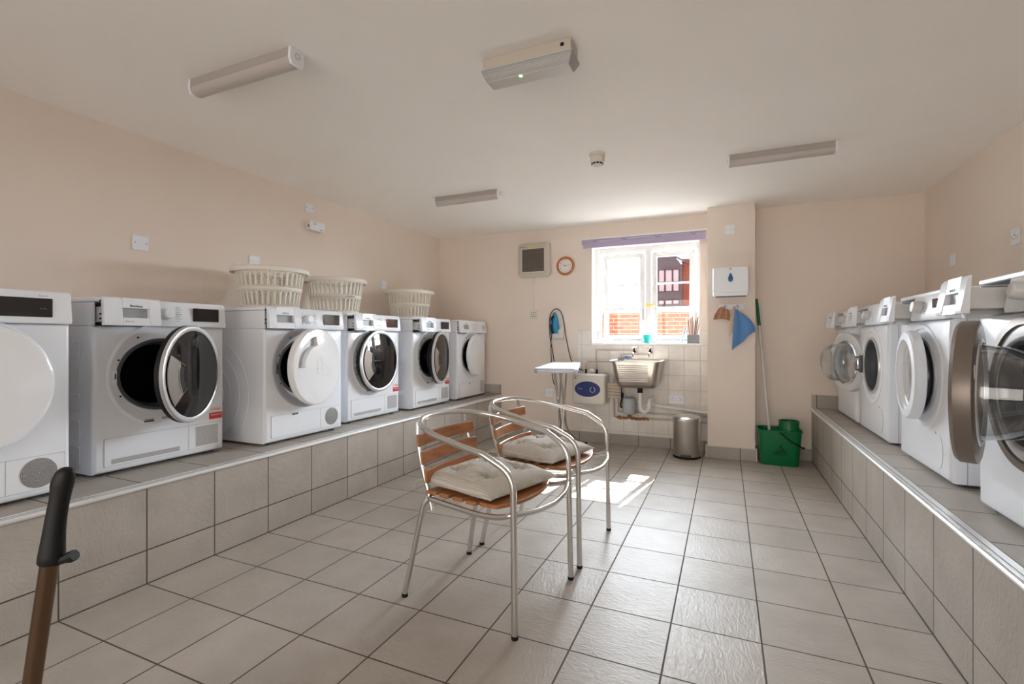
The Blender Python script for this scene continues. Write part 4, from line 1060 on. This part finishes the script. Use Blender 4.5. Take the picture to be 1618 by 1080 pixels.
# ------------------------------------------------------------------ sink
T = thing('steel_sink', 'wall hung stainless steel belfast style sink with ribbed front', 'sink', (-.792, D - .008, .62))
dz = .272; sx0, sx1 = .232, .205
yb_, yft = .008, .428
def ring_(w_, y0, y1, z, r_): return [(x, -y, z) for x, y in rrect(-w_, w_, y0, y1, r_, 6)]
rings = [ring_(.155, .09, .30, .004, .05), ring_(.178, .05, .355, .012, .06), ring_(.192, .03, .385, .045, .06), ring_(.222, yb_, yft, .235, .05), ring_(.228, yb_, yft + .008, .262, .045), ring_(.240, .002, yft + .018, .266, .03), ring_(.240, .002, yft + .018, .274, .03),
         ring_(.214, yb_ + .03, yft - .006, .272, .04), ring_(.208, yb_ + .035, yft - .015, .235, .05), ring_(.182, .05, .37, .05, .05), ring_(.14, .10, .30, .018, .05)]
obj('basin', MB().rings(rings), M['steel'], T, sharp=40)
b = MB()
for k in range(9):
    z = .075 + k * .0185; t = (z - .045) / .19; yv = -(.385 + t * (.428 - .385)) - .004; xw = .140 + .012 * t
    b.tube([(-xw - .012, yv, z), (xw - .03, yv, z)], .0042, 6)
obj('ribbed_front', b, M['steel'], T)
obj('waste_outlet', MB().lathe([(.030, .004), (.030, -.006), (.026, -.008), (.026, -.050)], 20, Matrix.Translation((.015, -.21, 0))), M['black'], T)
tr = MB().tube(fillet([(0, 0, .0), (0, 0, -.155), (.04, 0, -.195), (.085, 0, -.155), (.085, 0, -.07), (.085, .15, -.065)], .04, 8), .019, 14)
for (x, z) in ((0, -.02), (0, -.075), (.085, -.105)): tr.tube([(x, 0, z), (x, 0, z - .02)], .0245, 14)
tag(obj('waste_trap', tr, M['pipewhite'], None, (-.777, D - .21, .568)), 'white plastic u bend trap hanging under the sink', 'pipe trap')
# folded blue cloth on sink rim
def rag(name, label, mtl, w_, d_, loc, rz, amp, seed, cat='cloth'):
    rnd = random.Random(seed); ph = [rnd.uniform(0, 6) for _ in range(6)]; n = 22; V = []
    for j in range(n + 1):
        for i in range(n + 1):
            u, v = i / n, j / n
            V.append(((u - .5) * w_ * (1 - .2 * sin(3 * v + ph[4])), (v - .5) * d_ + .1 * d_ * sin(4 * u + ph[5]), amp * (.5 + .5 * sin(6 * u + ph[0] + 3 * v)) * (.5 + .5 * sin(5 * v + ph[1])) + .002 + amp * .3 * (.5 + .5 * sin(13 * u + ph[2]))))
    q = n + 1
    return tag(obj(name, MB().add(V, [(j * q + i, j * q + i + 1, (j + 1) * q + i + 1, (j + 1) * q + i) for j in range(n) for i in range(n)]), mtl, None, loc, (0, 0, rz), solid=.003, sharp=80), label, cat)
rag('cleaning_cloth', 'crumpled pale blue cloth on the back left rim of the sink', M['bluecloth'], .12, .05, (-.955, D - .032, .896), 0, .02, 3)

# taps with their pipework
def tap(label, x):
    T = thing('bib_tap', label, 'tap', (x, D - .007, .955), 0, 'chrome taps over the sink')
    b = MB().lathe([(.020, 0), (.020, .008), (.010, .012), (.010, .05)], 16, CX)
    b.tube(fillet([(0, -.045, 0), (0, -.115, .005), (0, -.125, -.035)], .03, 6), .0095, 12)
    obj('spout', b, M['chrome'], T)
    obj('stem', MB().tube([(0, -.05, 0), (0, -.05, .05)], .009, 12).lathe([(.013, .008), (.013, .028), (.006, .034)], 14, Matrix.Translation((0, -.05, .0))), M['black'], T)
    obj('cross_head', MB().tube([(-.026, -.05, .055), (.026, -.05, .055)], .006, 8).tube([(0, -.076, .055), (0, -.024, .055)], .006, 8).sphere((0, -.05, .06), .009, .009, .008, 12, 8), M['chrome'], T)
    return T
tap('chrome bib tap over the sink, on the left', -.862); tap('chrome bib tap over the sink, on the right', -.703)
yp = D - .028
def pipe(label, pts, r, m, fil=.02, name='water_pipe', g='pipes on the tiled wall'):
    return tag(obj(name, MB().tube(fillet(pts, fil, 5), r, 10), m), label, 'pipe', g)
pipe('pipe running from heater up and along to the left tap', [(-1.242, D - .10, .845), (-1.242, D - .06, .87), (-1.268, yp, .89), (-1.268, yp, .985), (-.872, yp, .985)], .0075, M['pipe'])
pipe('short pipe rising behind the sink to the right tap', [(-1.005, yp - .0, .90), (-1.005, yp, .938), (-.870, yp, .938), (-.716, yp, .938)], .0075, M['pipe'])
pipe('pipe passing low behind the heater top towards the sink', [(-1.357, D - .10, .832), (-1.357, D - .05, .862), (-1.225, yp - .004, .862), (-1.03, yp - .004, .862)], .0065, M['pipe'], .02)
pipe('outer pipe dropping beside the heater and along to the pillar', [(-1.075, yp, .845), (-1.075, yp, .285), (-.166, yp, .285)], .0085, M['pipe'])
pipe('inner pipe dropping beside the sink and along to the pillar', [(-1.035, yp, .845), (-1.035, yp, .342), (-.166, yp, .342)], .0085, M['pipe'])
pipe('thick white waste pipe running from the trap to the pillar', [(-.69, D - .045, .503), (-.69, D - .045, .43), (-.166, D - .045, .385)], .019, M['pipewhite'], .03, 'waste_pipe')
T = thing('expansion_vessel', 'small grey cylinder vessel under the sink above rusty joint', 'expansion vessel', (-.900, D - .115, .335))
obj('vessel', MB().lathe([(.03, .0), (.062, .012), (.070, .03), (.070, .14), (.062, .165), (.035, .180), (.001, .183)], 36), mat('pale_blue_grey_paint', (.42, .45, .48), .35), T)
obj('valve_cap', MB().lathe([(.011, .18), (.011, .21), (.006, .214)], 14), M['cream'], T)
obj('rusty_joint', MB().tube([(0, 0, .002), (0, 0, -.035)], .014, 12).tube([(-.02, 0, -.02), (.02, 0, -.02)], .010, 10), M['copper'], T)['label'] = 'rust brown joint'
b = MB()
rnd = random.Random(5)
for k in range(26):
    x = -1.03 + .30 * k / 25; b.sphere((x, yp - .006, .283 + rnd.uniform(-.006, .006)), .012 + rnd.random() * .008, .009, .010 + rnd.random() * .006, 10, 6)
tag(obj('rust_crust', b, M['copper']), 'orange brown rust and verdigris crust along the low pipe', 'rust')
# striped towel hanging from the pipe
def hang(name, label, mtl, w_, h_, loc, seed, folds=3, amp=.012, taper=.3, skew=0, cat='cloth', group=None, rz=0):
    rnd = random.Random(seed); p1, p2 = rnd.uniform(0, 6), rnd.uniform(0, 6); n = 26; V = []
    for j in range(n + 1):
        v = j / n
        for i in range(n + 1):
            u = i / n - .5; ww = w_ * (taper + (1 - taper) * min(1, v * 1.6) ** .7)
            V.append((u * ww + skew * v, -.006 - amp * (1 + sin(folds * 2 * pi * u + p1 + v)) * (.4 + .6 * v), -h_ * v * (1 + .09 * sin(3.0 * u * 2 + p2)) + .012 * sin(5 * u + p1)))
    q = n + 1
    return tag(obj(name, MB().add(V, [(j * q + i, j * q + i + 1, (j + 1) * q + i + 1, (j + 1) * q + i) for j in range(n) for i in range(n)]), mtl, None, loc, (0, 0, rz), solid=.004, sharp=80), label, cat, group)
hang('tea_towel', 'striped brown and cream towel hanging beside the water heater', M['stripecloth'], .135, .155, (-1.043, D - .16, .655), 2, 1.2, .012, .95)
obj_ = MB().tube(smooth_curve([(-.985, D - .13, .62), (-.975, D - .13, .50), (-.990, D - .12, .42), (-.972, D - .11, .41), (-.965, D - .11, .55)], 6), .008, 8)
tag(obj('towel_loop', obj_, M['black']), 'black hose loop hanging beside the striped towel', 'hose')

# ------------------------------------------------------------------ window sill things
T = thing('soap_bottle', 'clear bottle of turquoise washing liquid on the window sill', 'bottle', (-.752, D + .06, WZ0 + .012))
obj('liquid', MB().lathe([(.040, .002), (.043, .01), (.044, .085), (.001, .085)], 28), M['aqua'], T)['label'] = 'turquoise liquid'
obj('bottle', MB().lathe([(.042, 0), (.046, .008), (.047, .11), (.038, .15), (.016, .175), (.014, .20)], 28, None, True, False), M['clear'], T)
obj('pump', MB().lathe([(.016, .195), (.016, .215), (.005, .217), (.005, .245)], 16).tube([(0, 0, .245), (0, -.035, .243)], .006, 8), M['upvc'], T)
T = thing('brush_box', 'grey storage box on the window sill holding cleaning sticks', 'box', (-.300, D + .055, WZ0 + .012))
b = MB(); hw = .055
b.box(-hw, hw, -.045, -.041, 0, .085); b.box(-hw, hw, .041, .045, 0, .085); b.box(-hw, -hw + .004, -.041, .041, 0, .085); b.box(hw - .004, hw, -.041, .041, 0, .085); b.box(-hw, hw, -.041, .041, 0, .004)
obj('box', b, M['bgrey'], T)
rnd = random.Random(8)
for k in range(7):
    x = -.034 + .0112 * k; lean = (k - 2.2) * .05
    m_ = [M['skin'], M['peach'], M['skin'], M['creamcloth'], M['dgrey'], M['skin'], M['creamcloth']][k]
    tag(obj('cleaning_stick', MB().tube([(0, 0, 0), (lean * .2, (k % 2) * .012, .22 + .02 * (k % 3))], .0045, 8, r2=.0075), m_, None, (-.300 + x * .7, D + .045 + .012 * (k % 3), WZ0 + .018)),
        ['brown stick leaning in the grey sill box, leftmost', 'tan stick in the grey sill box, second from left', 'brown stick in the grey sill box, third from left', 'pale stick in the middle of the grey sill box',
         'dark stick in the grey sill box, third from right', 'brown stick in the grey sill box, second from right', 'pale stick leaning right in the grey sill box, rightmost'][k], 'stick', 'sticks in the grey box on the sill')
tag(obj('scrubbing_brush', MB().tube([(0, 0, .02), (.03, .01, .16)], .009, 10).sphere((0, 0, .02), .02, .02, .02, 14, 8), mat('pale_blue_plastic', (.25, .5, .8), .3), None, (-.405, D + .06, WZ0 + .0125)), 'pale blue brush standing on sill left of the grey box', 'brush')
T = thing('air_freshener', 'small white container on the left end of the window sill', 'container', (-1.262, D + .06, WZ0 + .012))
obj('body', MB().lathe([(.026, 0), (.028, .01), (.026, .09), (.018, .10)], 24), M['upvc'], T); obj('cap', MB().lathe([(.018, .10), (.030, .104), (.030, .128), (.022, .134)], 24), M['upvc'], T)

# ------------------------------------------------------------------ pedal bin
T = thing('pedal_bin', 'stainless steel pedal bin under the sink right of the pipes', 'bin', (-.335, 4.79, 0))
obj('body', MB().lathe([(.118, .012), (.120, .02), (.124, .34), (.126, .345), (.126, .352), (.120, .356)], 56), M['steel'], T)
obj('lid', MB().lathe([(.127, .352), (.130, .358), (.128, .372), (.10, .388), (.05, .396), (.001, .398)], 56), M['chrome'], T)
obj('base_ring', MB().lathe([(.121, 0), (.124, .004), (.124, .016), (.119, .02)], 48), M['black'], T)
obj('pedal', MB().box(-.035, .035, -.150, -.112, .012, .020), M['black'], T, bevel=.004)
obj('pedal_slot', MB().box(-.045, .045, -.128, -.112, .022, .040), M['ink'], T)
obj('lid_hinge', MB().box(-.04, .04, .118, .140, .30, .375), M['black'], T)

# ------------------------------------------------------------------ pillar things
T = thing('towel_dispenser', 'white paper towel dispenser with blue drop on the pillar', 'dispenser', (.0385, PY, 1.622))
b = MB().rings([[(x, -y, z) for x, z in rrect(-.150 * s, .150 * s, -.132 + .0, .132 - (1 - s) * .2, .018, 4)] for s, y in ((1, 0), (1, .07), (.985, .092), (.95, .100))])
obj('case', b, M['white2'], T, sharp=40)
obj('lower_lip', MB().box(-.140, .140, -.108, -.03, -.136, -.098), M['white2'], T, bevel=.008)
obj('paper_slot', MB().box(-.125, .125, -.105, -.02, -.1375, -.128), M['dgrey'], T)
def drop(s, zoff=0): return [(s * .030 * sin(t) * sin(t / 2) ** 1.1, zoff + s * .044 * cos(t)) for t in [2 * pi * k / 40 for k in range(40)]]
def drop(s, zo=0):
    P = []
    for k in range(40):
        t = 2 * pi * k / 40; x = .027 * sin(t) * (sin(t / 2)) ** 1.0; P.append((x * s, zo + s * .042 * cos(t)))
    return P
dr = obj('blue_drop', MB().prism(drop(1.0, .035), .099, .104, XZ), M['bluedrop'], T); dr['label'] = 'blue drop shaped window'
obj('drop_centre', MB().prism(drop(.5, .033), .104, .1055, XZ), M['navy'], dr)
obj('lock', MB().lathe([(.010, .1), (.010, .1035)], 16, Matrix.Translation((0, 0, .112)) @ CX), M['grey'], T)
T = thing('coat_hooks', 'white hook rail with two round hooks on the pillar', 'hook rail', (.042, PY, 1.395))
obj('rail', MB().prism(rrect(-.110, .110, -.026, .026, .02), 0, .010, XZ), M['white2'], T, bevel=.002)
for x in (-.055, .055):
    obj('hook', MB().tube(fillet([(x, -.008, .005), (x, -.035, .0), (x, -.05, -.018), (x, -.055, .012)], .012), .005, 8).sphere((x, -.012, .004), .014, .006, .014, 14, 8).tube([(x - .03, -.036, .004), (x, -.03, -.006), (x + .03, -.036, .004)], .0035, 6), M['silver'], T)
hang('brown_rag', 'tan brown rag hanging from the left hook', M['peach'], .135, .105, (-.018, PY - .030, 1.385), 11, 2.5, .012, .5, -.02, 'cloth', 'cloths on the pillar hooks')
hang('pale_cloth', 'pale pinkish cloth hanging behind the blue cloth', M['creamcloth'], .075, .235, (.078, PY - .022, 1.385), 12, 1.5, .008, .5, -.012, 'cloth', 'cloths on the pillar hooks')
# blue cloth hung by a corner
n = 26; V = []
outl_l = lambda v: .012 - .065 * v if v < .9 else -.047 + .5 * (v - .9)
for j in range(n + 1):
    v = j / n
    for i in range(n + 1):
        u = i / n
        zb_ = -.375 + .175 * min(1, u * 1.05) if True else 0
        topz = -.0 - .03 * u
        xl = -.012 - .028 * (v ** .8); xr = .028 + .135 * (1 - (1 - v) ** 2.0) - .01 * v
        V.append((xl + (xr - xl) * u, -.034 - .012 * sin(9 * u + 1.5 * v) * (.3 + v), topz + (zb_ - topz) * v + .006 * sin(11 * u) * v))
q = n + 1
tag(obj('microfibre_cloth', MB().add(V, [(j * q + i, j * q + i + 1, (j + 1) * q + i + 1, (j + 1) * q + i) for j in range(n) for i in range(n)]), M['bluecloth'], None, (.090, PY - .012, 1.372), solid=.005, sharp=80), 'bright blue microfibre cloth hanging from the right hook', 'cloth', 'cloths on the pillar hooks')

# ------------------------------------------------------------------ mop and bucket
T = thing('mop_bucket', 'green plastic mop bucket with wringer and slip warning triangle', 'bucket', (.430, 4.865, 0))
rs = []
for (s, z) in ((.84, .0), (.86, .006), (1.0, .30)):
    rs.append([(x, y, z) for x, y in rrect(-.172 * s, .172 * s, -.115 * s, .115 * s, .055 * s, 6)])
for (s, z) in ((.975, .30), (.83, .014)):
    rs.append([(x, y, z) for x, y in rrect(-.172 * s, .172 * s, -.115 * s, .115 * s, .055 * s, 6)])
obj('bucket', MB().rings(rs), M['green'], T, sharp=50)
obj('rim', MB().tube([(x, y, .302) for x, y in rrect(-.174, .174, -.117, .117, .056, 8)], .007, 8, True), M['green'], T)
obj('wringer', MB().lathe([(.070, .24), (.074, .29), (.080, .292), (.078, .372), (.083, .376), (.083, .384), (.074, .384), (.068, .25), (.001, .245)], 40, Matrix.Translation((.078, -.005, 0)), False, True), M['green'], T)
obj('carry_handle', MB().tube(smooth_curve([(.0, -.124, .292), (.07, -.155, .235), (.145, -.150, .190), (.182, -.10, .165), (.19, .0, .155)], 6), .006, 8), M['black'], T)
tm = Matrix.Translation((.005, -.1105, .130)) @ Matrix.Rotation(R(8), 4, 'X')
tri = [(-.052, -.032), (.052, -.032), (0, .052)]
b = MB()
for k in range(3):
    a_, c_ = Vector((*tri[k], 0)), Vector((*tri[(k + 1) % 3], 0)); b.tube([tm @ Vector((a_.x, 0, a_.y)), tm @ Vector((c_.x, 0, c_.y))], .0028, 6)
fig = [((-.018, -.018), (.004, -.002)), ((.004, -.002), (.014, .014)), ((.004, -.002), (-.018, .004)), ((-.006, -.009), (.020, -.020)), ((-.018, -.018), (-.030, -.012)), ((.010, .010), (.024, .004))]
for (p, q_) in fig: b.tube([tm @ Vector((p[0], -.001, p[1])), tm @ Vector((q_[0], -.001, q_[1]))], .003, 6)
b.sphere(tuple(tm @ Vector((.016, -.001, .022))), .005, .003, .005, 10, 6)
obj('warning_triangle', b, M['dkgreen'], T)['label'] = 'dark slipping person warning triangle'
T = thing('mop', 'mop with grey pole and green grip standing in the green bucket', 'mop', (.0, .0, 0))
p0 = Vector((.375, 4.865, .06)); p1 = Vector((.262, 5.00, 1.455)); pm = p0.lerp(p1, .835)
obj('pole', MB().tube([p0, pm], .0105, 12), M['lgrey'], T)
obj('grip', MB().tube([pm, p0.lerp(p1, .99)], .015, 12, r2=.012).sphere(tuple(p1), .012, .012, .02, 12, 8), M['green'], T)
obj('mop_head', MB().sphere((.372, 4.862, .058), .05, .05, .04, 18, 10), M['creamcloth'], T)

# ------------------------------------------------------------------ walking stick in the near left corner
T = thing('walking_stick', 'black handled bronze walking stick standing at the lower left corner', 'walking stick', (0, 0, 0))
fwd = Vector((-sin(YAW), cos(YAW), 0)); rgt = Vector((cos(YAW), sin(YAW), 0)); O = Vector((0, 0, HC))
def V3(u, v, d=.70): return O + fwd * d + rgt * ((u - 814) / F * d) + Vector((0, 0, -(v - 534.4) / F * d))
bot = V3(77, 895); ax_ = (V3(77, 895) - V3(50, 1080)).normalized(); foot = bot - ax_ * ((bot.z - .012) / ax_.z)
shaft = MB().tube([foot, V3(79, 885)], .0110, 16)
obj('shaft', shaft, mat('bronze_tube', (.17, .105, .065), .2, .9), T)
obj('ferrule', MB().tube([foot - ax_ * .012, foot + ax_ * .03], .014, 14), M['black'], T)
hp = [V3(80, 893), V3(81.5, 880), V3(85, 841), V3(90.5, 805), V3(95, 785), V3(97.5, 770), V3(99, 760), V3(102, 750), V3(103.5, 742), V3(104, 737)]
rad = [.0185, .0175, .0140, .0132, .0130, .0142, .0152, .0132, .0115, .004]
rings = []
for i, p in enumerate(hp):
    u = rgt; v_ = ax_.cross(rgt).normalized()
    rings.append([tuple(p + rad[i] * (cos(2 * pi * k / 24) * u + .8 * sin(2 * pi * k / 24) * v_)) for k in range(24)])
obj('handle', MB().rings(rings), M['black'], T, sharp=60, subd=1)
mtx = Matrix.Identity(4)
cl = MB().tube([V3(84, 888), V3(110, 880)], .0065, 8).tube([V3(108, 881), V3(118, 876)], .008, 8)
obj('strap_clip', cl, M['black'], T)
